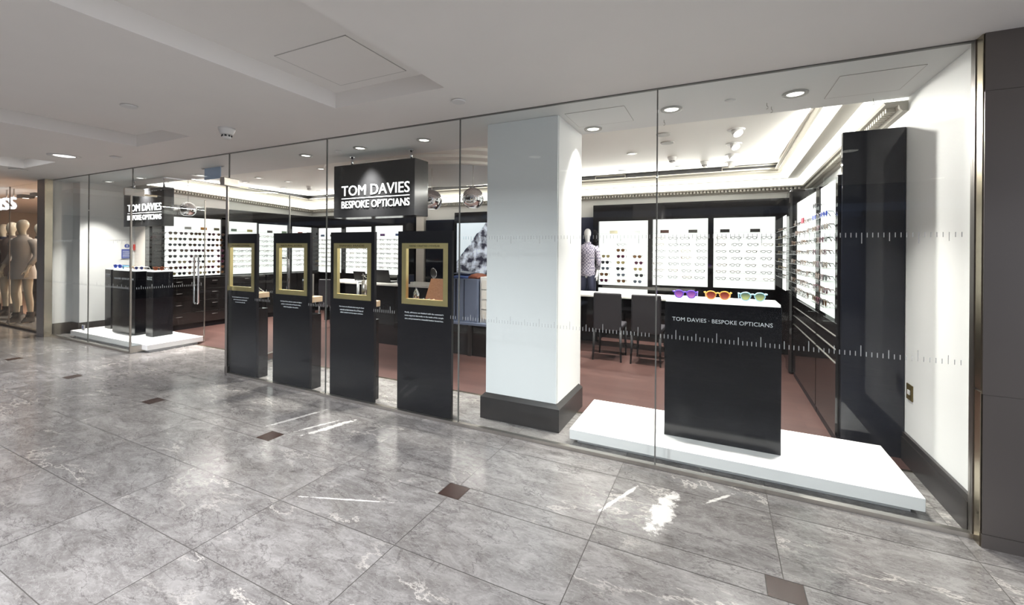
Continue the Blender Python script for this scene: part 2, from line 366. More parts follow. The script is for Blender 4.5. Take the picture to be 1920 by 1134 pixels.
# ================================================================== mall ceiling with recesses
def mall_ceiling():
    mb = MB(); y0, y1 = -2.6, YG+0.01; x = -21.0; zt = 2.755
    rec = [(-12.1, -11.05), (-9.0, -7.94), (-5.86, -4.81), (-2.77, -1.72)]
    ry1 = 2.46; ry0 = -1.6
    for a, b in rec:
        mb.box(x, a, y0, y1, ZG, ZG+0.35); mb.box(a, b, ry1, y1, ZG, ZG+0.35); mb.box(a, b, y0, ry0, ZG, ZG+0.35); mb.box(a, b, ry0, ry1, zt, ZG+0.35); x = b
    mb.box(x, 7.0, y0, y1, ZG, ZG+0.35)
    struct('ceiling', mb, 'ceil', label='pale grey concourse ceiling with rectangular recesses', cat='ceiling')
mall_ceiling()
struct('ceiling_soffit', B(-10.4, 1.6, YG+0.01, 4.02, ZG, ZG+0.35), 'white', label='white lowered ceiling strip behind the shop glass', cat='ceiling')
struct('ceiling_shop', B(-10.3, 1.6, 4.02, 7.9, ZC, ZC+0.25), 'cream', label='cream ceiling inside the shop', cat='ceiling')
struct('ceiling_neighbour', B(-21, -10.4, YG+0.01, 9.5, ZG, ZG+0.3), 'ceil', label='ceiling of the neighbouring shop', cat='ceiling')

# ================================================================== walls
mb = MB(); mb.box(-24, 8, -7.4, -7.2, 0, 3.3)
struct('wall_opposite', mb, mat('opposite_dark_fronts', (0.05, 0.05, 0.055), 0.3), label='dark shopfronts across the concourse behind the viewer', cat='wall')
struct('wall_far_end', B(-21.2, -20.6, -7.4, 3.1, 0, 3.3), mat('far_end_grey', (0.13, 0.12, 0.115), 0.5), label='grey far end wall of the concourse', cat='wall')
struct('wall_opposite_fascia', B(-24, 8, -7.25, -7.19, 2.55, 2.75), 'bluegrey', label='pale fascia band across the concourse', cat='wall')
struct('wall_back', B(-10.3, 1.6, 7.47, 7.7, 0, ZC), 'cream', label='cream back wall above and between the black display walls', cat='wall')
struct('wall_right', MB().box(XR, 1.6, YG+0.02, 7.5, 0, ZC), 'white', label='white right-hand side wall of the shop window', cat='wall')
mb = MB(); mb.box(-10.6, -10.2, YG+0.02, 3.38, 0, ZG); mb.box(-10.6, -9.93, 3.38, 4.15, 0, ZG)
struct('wall_left', mb, 'white', label='white stepped left-hand wall of the shop window', cat='wall')
struct('wall_left_return', B(-10.6, -9.4, 4.15, 4.3, 0, ZC), 'beige', label='beige wall strip between the white wall and the shelves', cat='wall')
struct('wall_left_inner', B(-10.3, XL-0.12, 4.3, 7.47, 0, ZC), 'cream', label='cream side wall above the left display shelves', cat='wall')
mb = MB(); mb.box(1.215, XR, YG+0.03, 4.03, 0, 0.17); mb.prism([(1.222, YG+0.03), (XR, YG+0.03), (XR, 4.03), (1.222, 4.03)], 0.17, 0.205)
struct('baseboard_right', mb, 'plinth', label='dark skirting along the white right wall', cat='baseboard')
mb = MB(); mb.box(-10.2, -10.18, YG+0.03, 3.36, 0, 0.195); mb.box(-10.2, -9.91, 3.36, 3.38, 0, 0.195); mb.box(-9.93, -9.91, 3.38, 4.15, 0, 0.195)
struct('baseboard_left', mb, 'plinth', label='dark skirting along the white left wall', cat='baseboard')

# pillar
t = thing('pillar', 'square white pillar on a dark stone base behind the window glass', 'pillar', (-1.53, 3.68, 0), kind='structure')
MB().box(-1.872, -1.197, 3.37, 4.03, 0.20, ZG).build('pillar_shaft', 'white', t)
MB().box(-1.868, -1.201, 3.352, 3.37, 0.20, ZG-0.002).build('front_panel', 'pillar', t)
mb = MB(); mb.box(-1.908, -1.163, 3.322, 4.0, 0, 0.19)
a = [(-1.908, 3.322), (-1.163, 3.322), (-1.163, 4.0), (-1.908, 4.0)]; b2 = [(-1.872, 3.352), (-1.2, 3.352), (-1.2, 3.98), (-1.872, 3.98)]
mb.add([(x, y, 0.19) for x, y in a]+[(x, y, 0.225) for x, y in b2], [(i, (i+1) % 4, 4+(i+1) % 4, 4+i) for i in range(4)]+[(4, 5, 6, 7)])
mb.build('plinth', 'plinth', t)

# cladding columns at both ends of the shopfront
def column(name, x0, x1, y0, y1, label, strip_side):
    t = thing(name, label, 'column', ((x0+x1)/2, (y0+y1)/2, 0), kind='structure')
    mb = MB()
    zs = [0, 0.07, 0.78, 2.33, ZG]
    for i in range(4):
        mb.box(x0+(0.002 if i % 2 else 0), x1, y0+(0.002 if i % 2 else 0), y1, zs[i]+(0.003 if i else 0), zs[i+1])
    mb.box(x0+0.006, x1-0.006, y0+0.006, y1, 0, ZG)
    mb.build('cladding', 'bronze', t)
    sx = x0-0.004 if strip_side < 0 else x1
    s = MB(); s.box(sx-0.0, sx+0.004, y0+0.012, y1, 0, 0.79); s.box(sx, sx+0.004, y0+0.012, y1, 0.80, ZG); s.build('edge_strip', 'bronze_lt', t)
column('column', 1.226, 3.4, 3.005, 3.10, 'dark bronze clad column at the right end of the shopfront', -1)
t = thing('column', 'slim grey metal clad column between the two shops', 'column', (-10.25, 3.05, 0), kind='structure')
MB().box(-10.36, -10.075, 2.99, 3.085, 0, ZG).build('cladding', mat('grey_satin_cladding', (0.24, 0.23, 0.225), 0.35, 0.3), t)
MB().box(-10.46, -10.36, 3.06, 3.085, 0, ZG).build('rear_frame', 'bronze', t)
mb = MB(); mb.box(-10.073, -10.055, 2.99, 3.085, 0, 0.72); mb.box(-10.075, -10.062, 2.992, 3.085, 0.72, 0.75); mb.box(-10.073, -10.055, 2.99, 3.085, 0.75, ZG); mb.build('edge_strip', 'bronze_lt', t)
struct('wall_corner_right', B(1.6, 3.4, 3.10, 4.2, 0, ZG), 'bronze', label='wall behind the bronze column', cat='wall')

# ================================================================== glass shopfront
TX = [(-5.337, -4.748), (-4.455, -3.868), (-3.565, -2.975), (-2.685, -2.085)]
panes = [(-10.2, -8.80), (-8.79, -7.475), (-5.225, -3.605), (-3.595, -2.0), (-1.99, -0.385), (-0.375, 1.218)]
def ruler(mb, x0, x1, y, z_up=1.617, z_lo=0.905, lower=True, upper=True, skip=None):
    step = 0.025; n0 = math.ceil(x0/step); n1 = math.floor(x1/step)
    for n in range(n0, n1+1):
        x = n*step
        if any(a_-0.004 < x < b_+0.004 for a_, b_ in TX): continue
        hh = 0.062 if n % 10 == 0 else (0.048 if n % 5 == 0 else 0.027)
        w_ = 0.0018
        if upper: mb.box(x-w_, x+w_, y-0.001, y, z_up-hh, z_up)
        if lower: mb.box(x-w_, x+w_, y-0.001, y, z_lo, z_lo+hh)
for i, (a, b) in enumerate(panes):
    o = struct('window_%d' % (i+1), B(a, b, YG, YG+0.010, 0.02, ZG), 'glass', label='frameless clear glass pane of the shopfront, %s' % ['leftmost, beside the slim column', 'left of the open entrance', 'first to the right of the entrance', 'in front of the two larger black totems', 'in front of the white pillar', 'in front of the right-hand pedestal'][i], cat='window')
    mb = MB(); ruler(mb, a+0.02, b-0.02, YG-0.0005, upper=(i in (0, 1, 4, 5)))
    mb.build('ruler_marking', 'tick', o)['label'] = 'white ruler tick marks applied to the glass'
o = struct('window_7', B(-7.46, -5.24, YG, YG+0.010, 2.275, ZG), 'glass', label='glass transom above the open entrance', cat='window')
mb = MB()
for x in (-8.795, -7.468, -5.232, -3.60, -1.995, -0.38):
    mb.box(x-0.004, x+0.004, YG-0.001, YG+0.012, 0.02 if x not in (-7.468, -5.232) else 2.275, ZG)
struct('trim_2', mb, 'joint', label='thin vertical joints between the glass panes', cat='trim')
mb = MB(); mb.box(-10.2, 1.225, YG-0.006, YG+0.016, ZG-0.008, ZG+0.0)
struct('trim_3', mb, 'joint', label='thin dark channel along the top of the shop glass', cat='trim')
mb = MB()
for a, b in ((-10.2, -7.47), (-5.225, 1.225)):
    mb.box(a, b, YG-0.016, YG+0.022, 0, 0.026)
struct('trim_4', mb, 'steel', label='low metal floor channel holding the shop glass', cat='trim')
# right edge frame
struct('trim_5', B(1.218, 1.226, YG-0.012, YG+0.03, 0, ZG), 'bronze', label='slim metal strip where the glass meets the right column', cat='trim')

# neighbouring shop glass
o = struct('window_8', B(-12.03, -10.46, YG+0.02, YG+0.03, 0.02, ZG), 'glass', label='glass of the neighbouring shop nearest the slim column', cat='window')
o = struct('window_9', B(-20, -12.04, YG+0.02, YG+0.03, 0.02, ZG), 'glass', label='glass of the neighbouring shop at the left picture edge', cat='window')
struct('trim_6', MB().box(-20, -10.46, YG, YG+0.05, 0, 0.035).box(-12.042, -12.028, YG+0.018, YG+0.032, 0.035, ZG), 'bronze', label='floor rail and joint of the neighbouring shop glass', cat='trim')

# ---------------------------------------------------------------- entrance doors
def door(n, hx, hy, ang, length, label, hside):
    """built along local +X from the hinge, leaf 12 mm thick"""
    t = thing('door_%d' % n, label, 'door', (hx, hy, 0), rotz=ang, kind='structure'); ORG[t.name] = Vector((0, 0, 0))
    MB().box(0.015, length, -0.006, 0.006, 0.095, 2.265).build('glass_leaf', 'glass', t, local=True)
    MB().box(0.0, length, -0.019, 0.019, 0.012, 0.098).build('bottom_rail', 'steel', t, local=True)['label'] = 'satin steel bottom rail'
    mb = MB(); mb.cyl((length-0.09, -0.019, 0.05), (length-0.09, -0.03, 0.05), 0.017); mb.cyl((length-0.09, 0.019, 0.05), (length-0.09, 0.03, 0.05), 0.017)
    mb.build('lock', 'chrome', t, local=True)
    MB().box(length-0.0, length+0.012, -0.008, 0.008, 0.012, 2.265).build('edge_profile', 'steel', t, local=True)
    MB().box(0.0, 0.018, -0.014, 0.014, 0.02, 2.265).build('hinge_profile', 'steel', t, local=True)
    MB().bbox(-0.07, 0.15, -0.03, 0.03, 2.235, 2.335, 0.006).build('top_hinge', 'steel', t, local=True)
    MB().box(0.15, 0.30, -0.02, 0.02, 2.245, 2.27).build('top_patch', 'bronze_lt', t, local=True)
    hxx = length-0.11
    for s in (-1, 1):
        pts = [(hxx, s*0.006, 0.66)]+[(hxx, s*0.055, 0.63+0.0), (hxx, s*0.075, 0.66), (hxx, s*0.075, 1.34), (hxx, s*0.055, 1.37), (hxx, s*0.006, 1.37)]
        MB().tube([(hxx, s*0.006, 0.63), (hxx, s*0.055, 0.63), (hxx, s*0.075, 0.65), (hxx, s*0.075, 1.35), (hxx, s*0.055, 1.37), (hxx, s*0.006, 1.37)], 0.0125, seg=10).build('handle', 'chrome', t, local=True)['label'] = 'long tubular chrome pull handle'
    mb = MB()
    step = 0.025
    for k in range(3, int(length/step)):
        hh = 0.062 if k % 10 == 0 else (0.048 if k % 5 == 0 else 0.027)
        mb.box(k*step-0.0022, k*step+0.0022, -0.0075, -0.0065, 0.905, 0.905+hh)
    mb.build('ruler_marking', 'tick', t, local=True)
    return t
door(1, -7.47, YG-0.02, math.radians(84), 0.92, 'open glass entrance door, the left leaf, in front of the left pedestals', 1)
door(2, -5.235, YG-0.02, math.radians(105), 1.06, 'open glass entrance door, the right leaf, beside the black totems', -1)

# ================================================================== concourse ceiling fittings
def disc_sensor(loc, r, label, name='ceiling_sensor'):
    t = thing(name, label, 'sensor', loc)
    x, y, z = loc
    MB().lathe([(r*0.9, 0.0), (r, -0.004), (r, -0.010), (r*0.86, -0.016)][::-1], loc, 0, 28).build('disc', 'plastic', t)
    MB().lathe([(r*0.45, -0.03), (r*0.45, 0.0)], (x, y, z), 0, 16).build('stem', 'dark', t)
    return t
def flat_disc(loc, r, label):
    x, y, z = loc
    o = MB().lathe([(r*0.93, -0.014), (r, -0.010), (r, -0.004), (r*0.7, 0.0)], loc, 0, 28).build('ceiling_disc', 'plastic'); tag(o, label, 'ceiling disc', 'round cover discs on the concourse ceiling'); return o
flat_disc((-1.77, 2.72, ZG), 0.055, 'round white cover disc on the ceiling right of the recess corner')
flat_disc((-4.22, 1.72, ZG), 0.055, 'round white cover disc on the ceiling between the two recesses')
flat_disc((-6.75, 2.62, ZG), 0.055, 'small round cover disc on the ceiling beyond the second recess')
flat_disc((-9.2, 2.46, ZG), 0.095, 'dark-rimmed round cover disc nearest the far left picture edge')
def smoke_detector(x, y, z, label, s=1.0, group=None):
    t = thing('smoke_detector', label, 'smoke detector', (x, y, z), group)
    MB().lathe([(0.052*s, 0), (0.052*s, -0.012*s), (0.04*s, -0.04*s), (0.036*s, -0.045*s)][::-1], (x, y, z), 0, 20).build('base', 'plastic', t)
    mb = MB(); mb.lathe([(0.028*s, -0.045*s), (0.028*s, -0.062*s), (0.02*s, -0.075*s)][::-1], (x, y, z), 0, 16); mb.build('sensor_cage', 'plastic', t)
    mb = MB()
    for k in range(8):
        a_ = 2*PI*k/8; mb.box(x+math.cos(a_)*0.027*s-0.005*s, x+math.cos(a_)*0.027*s+0.005*s, y+math.sin(a_)*0.027*s-0.005*s, y+math.sin(a_)*0.027*s+0.005*s, z-0.060*s, z-0.049*s)
    mb.build('vent_slot', 'dark', t); return t
smoke_detector(-4.17, 2.44, ZG, 'white conical smoke detector on the concourse ceiling', 1.35)

def downlight(x, y, z, label, r=0.075, power=9.0, group=None, spread=1.35, col=(1, 0.96, 0.9), ring='plastic'):
    t = thing('downlight', label, 'downlight', (x, y, z), group)
    MB().lathe([(r*0.80, -0.001), (r*0.98, -0.012), (r*1.28, -0.012), (r*1.32, -0.002), (r*1.3, 0)], (x, y, z), 0, 32, caps=False).build('trim_ring', ring, t)
    MB().lathe([(r*0.84, -0.0055), (r*0.84, -0.001)], (x, y, z), 0, 28).build('lens', 'lamp', t)
    area('lamp', (x, y, z-0.02), power, r*1.5, col, t, spread=spread)
    return t
CL = 'lit downlight in the grey concourse ceiling'
downlight(-7.28, 2.33, ZG, 'bright round downlight in the concourse ceiling near the left picture edge', 0.115, 20, 'concourse downlights', spread=1.6, col=(0.97, 0.98, 1))
downlight(-2.2, 0.95, 2.755, 'downlight inside the nearer ceiling recess at the top picture edge', 0.1, 85, 'concourse downlights', spread=2.6, col=(0.95, 0.97, 1))
for (x, y) in ((-2.14, -0.14), (-6.18, 0.23), (2.94, -2.27), (1.3, 0.35)):
    pw_ = 45 if x == 1.3 else 75  # the one above the viewer is unseen, added to light the shopfront
    downlight(x, y, ZG if x > -2 or x < -5.9 else 2.755, 'concourse downlight at %s' % ('the back of the nearer recess' if x == -2.14 else 'the far side near the second recess' if x == -6.18 else 'the right, behind the column' if y == 1.0 else 'the right behind the viewer' if x == 2.94 else 'the right above the viewer, unseen and added for fill'), 0.1, pw_, 'concourse downlights', spread=2.6, col=(0.97, 0.98, 1))
o = MB().box(-8.80, -8.1, -0.6, 2.15, 2.735, 2.754).build('ceiling_light', 'sky'); tag(o, 'bright rectangular light panel in the farthest ceiling recess', 'ceiling light')
o = MB().box(-2.60, -1.975, 1.82, 2.355, 2.751, 2.754).build('access_panel', 'ceil'); tag(o, 'square access hatch inside the nearer ceiling recess', 'access hatch')
mb = MB()
for (x0, x1, y0, y1) in ((-2.604, -2.60, 1.816, 2.359), (-1.975, -1.971, 1.816, 2.359), (-2.604, -1.971, 1.816, 1.82), (-2.604, -1.971, 2.355, 2.359)): mb.box(x0, x1, y0, y1, 2.7505, 2.755)
M['gap'] = mat('shadow_gap', (0.5, 0.485, 0.465), 0.8)
g_ = mb.build('gap', 'gap', o)

# soffit fittings (inside the glass)
SG = 'downlights in the white strip behind the shop glass'
for (x, y, lb, pw) in ((-1.04, 3.86, 'beside the pillar top', 15), (-0.335, 3.58, 'second from the right', 20), (0.49, 3.59, 'nearest the right wall', 17),
        (-2.72, 3.54, 'left of the pillar above the hanging sign', 26), (-3.59, 3.53, 'above the left half of the centre sign', 26), (-4.48, 3.54, 'above the second totem from the left', 26),
        (-7.2, 3.83, 'just left of the blue hanging sign', 30), (-9.4, 3.56, 'nearest the left wall', 32), (-8.41, 3.58, 'above the left hanging sign', 28)):
    downlight(x, y, ZG, 'lit downlight in the shop soffit, '+lb, 0.062 if x > -2 else 0.058, pw, SG, ring='greymetal' if x > -5 else 'plastic')
for (x, y, lb) in ((0.078, 3.557, 'between the two rightmost downlights'), (-3.94, 3.54, 'left of the centre sign rods')):
    o = MB().lathe([(0.02, -0.012), (0.035, -0.006), (0.037, 0)], (x, y, ZG), 0, 18).build('sprinkler_cap', 'plastic'); tag(o, 'tiny round ceiling fitting '+lb, 'ceiling fitting', 'tiny soffit fittings')
for (x0, x1, y0, y1, lb) in ((-1.14, -0.66, 3.35, 3.755, 'above the pillar'), (0.70, 1.12, 3.36, 3.80, 'near the right wall')):
    o = MB().box(x0, x1, y0, y1, ZG-0.003, ZG-0.0005).build('access_panel', 'white'); tag(o, 'square white access hatch in the soffit '+lb, 'access hatch')
    mb = MB()
    for q in ((x0-0.003, x0, y0, y1), (x1, x1+0.003, y0, y1), (x0, x1, y0-0.003, y0), (x0, x1, y1, y1+0.003)): mb.box(*q, ZG-0.0035, ZG-0.0005)
    mb.build('gap', 'gap', o)
for i, (x, y) in enumerate(((0.33, 3.74), (0.37, 3.85), (-0.42, 3.86), (1.02, 3.95))):
    o = MB().tube([(x, y, ZG), (x, y, ZG-0.02), (x+0.008, y, ZG-0.028), (x+0.008, y, ZG-0.04), (x-0.004, y, ZG-0.046)], 0.0022, seg=6).build('ceiling_hook', 'steel')
    tag(o, 'small metal ceiling hook '+['right of the small ceiling fitting', 'nearest the soffit edge under the rightmost downlight', 'below the second downlight from the right', 'beside the cornice at the right'][i], 'hook', 'small hooks screwed into the soffit')
# blue hanging sign
t = thing('hanging_sign', 'small pale blue blank sign hanging from the soffit by the entrance', 'hanging sign', (-6.3, 3.5, ZG))
MB().box(-6.48, -6.11, 3.495, 3.505, 2.455, 2.615).build('panel', mat('pale_blue_acrylic', (0.35, 0.48, 0.68), 0.2), t)
MB().box(-6.55, -6.05, 3.485, 3.515, 2.612, ZG).build('rail', 'chrome', t)

# ================================================================== interior ceiling: cornice, cove lights
def sweep(prof, name, m, y_start=4.022, closed=True, label=None, cat='trim'):
    mb = MB(); n = len(prof)
    st = [lambda d: (XL-0.12+d, y_start), lambda d: (XL-0.12+d, 7.47-d), lambda d: (XR-d, 7.47-d), lambda d: (XR-d, y_start)]
    vs = []
    for f in st:
        for d, z in prof: x, y = f(d); vs.append((x, y, z+0.042*max(0.0, 7.2-y)))
    fs = []
    for s in range(3):
        for k in range(n):
            k2 = (k+1) % n; fs.append((s*n+k, s*n+k2, (s+1)*n+k2, (s+1)*n+k))
    fs.append(tuple(range(n))); fs.append(tuple(3*n+k for k in range(n))[::-1])
    mb.add(vs, fs); return struct(name, mb, m, label=label, cat=cat)
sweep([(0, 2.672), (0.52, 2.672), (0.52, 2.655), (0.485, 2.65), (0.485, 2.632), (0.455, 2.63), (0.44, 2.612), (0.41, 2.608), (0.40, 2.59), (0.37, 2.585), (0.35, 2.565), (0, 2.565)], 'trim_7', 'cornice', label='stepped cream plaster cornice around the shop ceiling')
sweep([(0, 2.758), (0.44, 2.758), (0.44, 2.674), (0, 2.674)], 'trim_8', 'dark', label='ventilation gap between ceiling and cornice, its shade put in as black')  # matt black block stands in for the shade inside the gap
sweep([(0, 2.563), (0.21, 2.563), (0.20, 2.487), (0, 2.487)], 'trim_9', 'cove', label='continuous bright cove light under the cornice')
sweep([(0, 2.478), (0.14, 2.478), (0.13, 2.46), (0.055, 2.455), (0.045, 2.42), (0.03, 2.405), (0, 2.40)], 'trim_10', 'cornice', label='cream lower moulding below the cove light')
mb = MB()
x = XL+0.05
while x < XR-0.15: mb.box(x, x+0.028, 7.47-0.105, 7.47-0.05, 2.425, 2.457); x += 0.05
y = 4.1
while y < 7.36:
    q = 0.042*max(0.0, 7.2-y); mb.box(XL-0.07, XL-0.015, y, y+0.028, 2.425+q, 2.457+q); mb.box(XR-0.105, XR-0.05, y, y+0.028, 2.425+q, 2.457+q); y += 0.05
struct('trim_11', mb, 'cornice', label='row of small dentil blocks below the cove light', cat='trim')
sweep([(0.35, 2.564), (0.47, 2.563), (0.47, 2.553), (0.35, 2.553)], 'trim_12', 'cove', label='second thin lit line of the cornice')
for (nm, cx_, cy_, cz_, ln, dr, pw) in (('lamp', -3.93, 6.935, 2.655, 9.2, (0, -1, 0.75), 85), ('lamp', 0.705, 5.5, 2.73, 2.8, (-1, 0, 0.75), 30), ('lamp', -8.685, 5.5, 2.73, 2.8, (1, 0, 0.75), 30)):  # strip lamps added along the cornice to brighten the shop ceiling
    l = bpy.data.lights.new(nm, 'AREA'); l.shape = 'RECTANGLE'; l.size = ln; l.size_y = 0.02; l.energy = pw; l.color = (1, 0.96, 0.9)
    o = bpy.data.objects.new(nm, l); COL.objects.link(o)
    z_ = -Vector(dr).normalized(); x_ = Vector((1, 0, 0)) if abs(dr[1]) > 0.5 else Vector((0, 1, -0.042)).normalized(); y_ = z_.cross(x_).normalized(); x_ = y_.cross(z_)
    o.matrix_world = Matrix.Translation((cx_, cy_, cz_)) @ Matrix((x_, y_, z_)).transposed().to_4x4()
# slotted grilles in the gap
for i, (xa, xb) in enumerate(((-1.85, -1.35), (0.05, 0.75), (-7.9, -7.3))):
    mb = MB(); mb.box(xa, xb, 7.015, 7.022, 2.69, 2.70); mb.box(xa, xb, 7.015, 7.022, 2.735, 2.75); mb.box(xa, xa+0.01, 7.015, 7.022, 2.69, 2.75); mb.box(xb-0.01, xb, 7.015, 7.022, 2.69, 2.75)
    o = mb.build('air_grille', 'cornice'); tag(o, 'slim air grille in the dark gap above the back cornice, '+['left end', 'right end', 'above the far-left corner'][i], 'air grille', 'air grilles above the back cornice')
# oval stepped ceiling feature
t = thing('ceiling_feature', 'oval cream stepped ceiling feature above the chrome globe lamps', 'ceiling feature', (-4.0, 5.55, 2.655))
for k, (rx, ry, z0, z1) in enumerate(((1.9, 1.42, 2.725, ZC), (1.65, 1.2, 2.69, 2.725), (1.4, 1.0, 2.655, 2.69))):
    poly = [(-4.0+rx*math.cos(2*PI*i/72), 5.55+ry*math.sin(2*PI*i/72)) for i in range(72)]
    MB().prism(poly, z0, z1).build('step', 'cream', t)
poly = [(-4.0+1.3*math.cos(2*PI*i/72), 5.55+0.92*math.sin(2*PI*i/72)) for i in range(72)]
MB().prism(poly, 2.651, 2.655).build('oval_face', mat('silver_grey_paint', (0.50, 0.47, 0.46), 0.35), t)
# globes
def globe(x, y, z, r, label, zt=2.651):
    t = thing('pendant_globe', label, 'pendant lamp', (x, y, z), 'chrome globe pendant lamps')
    up = [(r*math.cos(a), r*math.sin(a)) for a in [math.radians(q) for q in range(0, 88, 8)]]+[(0.012, r)]
    MB().lathe(up, (x, y, z), 0, 32).build('upper_shell', 'hammered', t)
    lo = [(r*0.45, -r*0.89)]+[(r*math.cos(a), r*math.sin(a)) for a in [math.radians(q) for q in range(-62, -2, 8)]]+[(r*1.01, -0.006), (r*1.01, 0.004)]
    MB().lathe(lo, (x, y, z), 0, 32, caps=False).build('lower_shell', 'chrome', t)
    MB().lathe([(r*0.44, -r*0.86), (r*0.44, -r*0.84)], (x, y, z), 0, 24).build('diffuser', 'light', t)
    MB().cyl((x, y, z+r*0.98), (x, y, zt), 0.004, seg=8).build('cord', 'steel', t)
globe(-3.66, 4.95, 2.205, 0.145, 'chrome globe pendant lamp half hidden by the centre sign')
globe(-2.98, 4.95, 2.20, 0.145, 'chrome globe pendant lamp cut off by the white pillar')
globe(-8.5, 4.32, 2.19, 0.13, 'chrome globe pendant lamp behind the left hanging sign', ZC)
# interior spots
SPG = 'adjustable spotlights in a row on the shop ceiling'
def spot(x, y, label, ang=0.6, power=16, on=True):
    t = thing('spotlight', label, 'spotlight', (x, y, ZC), SPG)
    MB().lathe([(0.075, -0.01), (0.085, 0)], (x, y, ZC), 0, 24).build('mounting_ring', 'plastic', t)
    d = Vector((math.sin(ang)*0.6, -math.sin(ang)*0.8, -math.cos(ang)))
    p = Vector((x, y, ZC-0.005)); e = p+d*0.055
    MB().cyl(p, e, 0.05, seg=20).build('housing', 'plastic', t)
    MB().cyl(e, e+d*0.003, 0.044, seg=20).build('lens', 'lamp' if on else 'plastic', t)
    if on:
        area('lamp', e+d*0.01, power, 0.08, parent=t, rot=(-d).to_track_quat('Z', 'Y').to_euler(), spread=2.0)
for i, y in enumerate((4.94, 5.57, 6.2)): spot(0.165, y, 'lit adjustable ceiling spotlight, %s of the row of three above the back displays' % ['nearest', 'middle', 'farthest'][i], power=30)
spot(0.16, 6.72, 'unlit adjustable ceiling spotlight at the end of the row', on=False)
for (x, y, lb) in ((-0.53, 4.82, 'right of the pillar, nearest the soffit'), (-0.53, 5.2, 'right of the pillar, second from the soffit')):
    o = MB().lathe([(0.07, -0.012), (0.075, 0)], (x, y, ZC), 0, 24).build('ceiling_disc', 'greymetal'); tag(o, 'flat grey disc on the shop ceiling '+lb, 'ceiling disc')
for (x, y, lb) in ((-0.55, 6.02, 'left of the spotlight row'), (-0.17, 6.5, 'close beside the spotlight row'), (-7.4, 5.93, 'near the far-left ceiling corner')):
    smoke_detector(x, y, ZC, 'small smoke detector on the shop ceiling, '+lb, 1.1)
for i, (x, y) in enumerate(((-0.52, 6.74), (-1.35, 6.75), (-8.07, 5.07), (-7.36, 4.86), (-8.09, 5.87), (-7.24, 5.35), (-7.8, 6.5))):
    on = i > 1
    t = downlight(x, y, ZC, 'ceiling spotlight with slim white ring %s' % ['above the right end of the back displays', 'above the back displays beside the pillar', 'left of the door hinge', 'right of the door hinge', 'farther left above the wall shelves', 'above the first totem', 'near the corner above the last left shelves'][i], 0.05, 34, 'round spots on the shop ceiling', spread=1.35)
for (x, y) in ((-5.6, 4.7), (-5.2, 6.3), (-2.2, 4.7), (-1.0, 5.6)):
    downlight(x, y, ZC, 'round shop ceiling spot %s' % ({-5.6: 'behind the hanging sign', -5.2: 'behind the totems near the back wall', -2.2: 'behind the pillar', -1.0: 'over the dark chairs'}[x]), 0.05, 34, 'round spots on the shop ceiling', spread=1.35)

# ================================================================== hanging signs
def hanging_sign(x0, x1, y0, y1, z0, z1, label):
    t = thing('shop_sign', label, 'shop sign', ((x0+x1)/2, (y0+y1)/2, z0), 'black hanging shop signs')
    MB().bbox(x0, x1, y0, y1, z0, z1, 0.004).build('sign_box', 'signbody', t)
    W = x1-x0; H = z1-z0
    text_mesh('lettering', 'TOM DAVIES', 0.835*W, 0.19*H, (x0+0.11*W, y0-0.003, z0+0.41*H), FR, 'signwhite', t, 0.003)
    text_mesh('lettering', 'BESPOKE OPTICIANS', 0.835*W, 0.135*H, (x0+0.11*W, y0-0.003, z0+0.175*H), FR, 'signwhite', t, 0.003)
    MB().box(x0+0.11*W, x0+0.945*W, y0-0.004, y0-0.001, z0+0.352*H, z0+0.366*H).build('underline', 'signwhite', t)
    yc = (y0+y1)/2
    for fx in (0.14, 0.88):
        mb = MB(); mb.cyl((x0+fx*W, yc, z1-0.001), (x0+fx*W, yc, ZG), 0.014, seg=12); mb.lathe([(0.028, 0), (0.028, 0.012)], (x0+fx*W, yc, ZG-0.012)); mb.build('rod', 'chrome', t)
hanging_sign(-4.185, -2.965, 3.70, 3.94, 1.875, 2.50, 'black hanging shop sign with lit white lettering above the centre totems')
hanging_sign(-9.13, -7.87, 3.66, 3.80, 1.85, 2.465, 'black hanging shop sign with lit white lettering above the left pedestals')

# ================================================================== totems
TG = 'four black display totems behind the glass'
tx = [(-5.337, -4.748), (-4.455, -3.868), (-3.565, -2.975), (-2.685, -2.085)]
lab = ['leftmost black display totem with a brass framed window, beside the door', 'second black totem from the left, dark box seen through its brass window',
       'third black totem from the left with a white machine in its brass window', 'rightmost black totem with a tan leather case in its brass window']
txt = [['To create bespoke frames we take a series of', 'precise measurements and photographs', 'to ensure the perfect fit.'],
       ['Our Natural Horn collection combines the highest', 'quality in craftsmanship and bespoke design,', 'whilst being lighter than plastic.'],
       ['Our frames are all handcrafted using the finest', 'materials and take between 16 to 22 hours of', 'skilled, detailed work by expert craftsmen.'],
       ["Finally, all frames are finished with the customer's", 'name engraved discreetly on the inside of the temple', 'arm, and presented in a beautiful leather bound box.']]
eng = ['MEASURED EYEWEAR', 'NATURAL HORN', 'HAND MADE', 'HAND CRAFTED EYEWEAR']
YT = 3.118
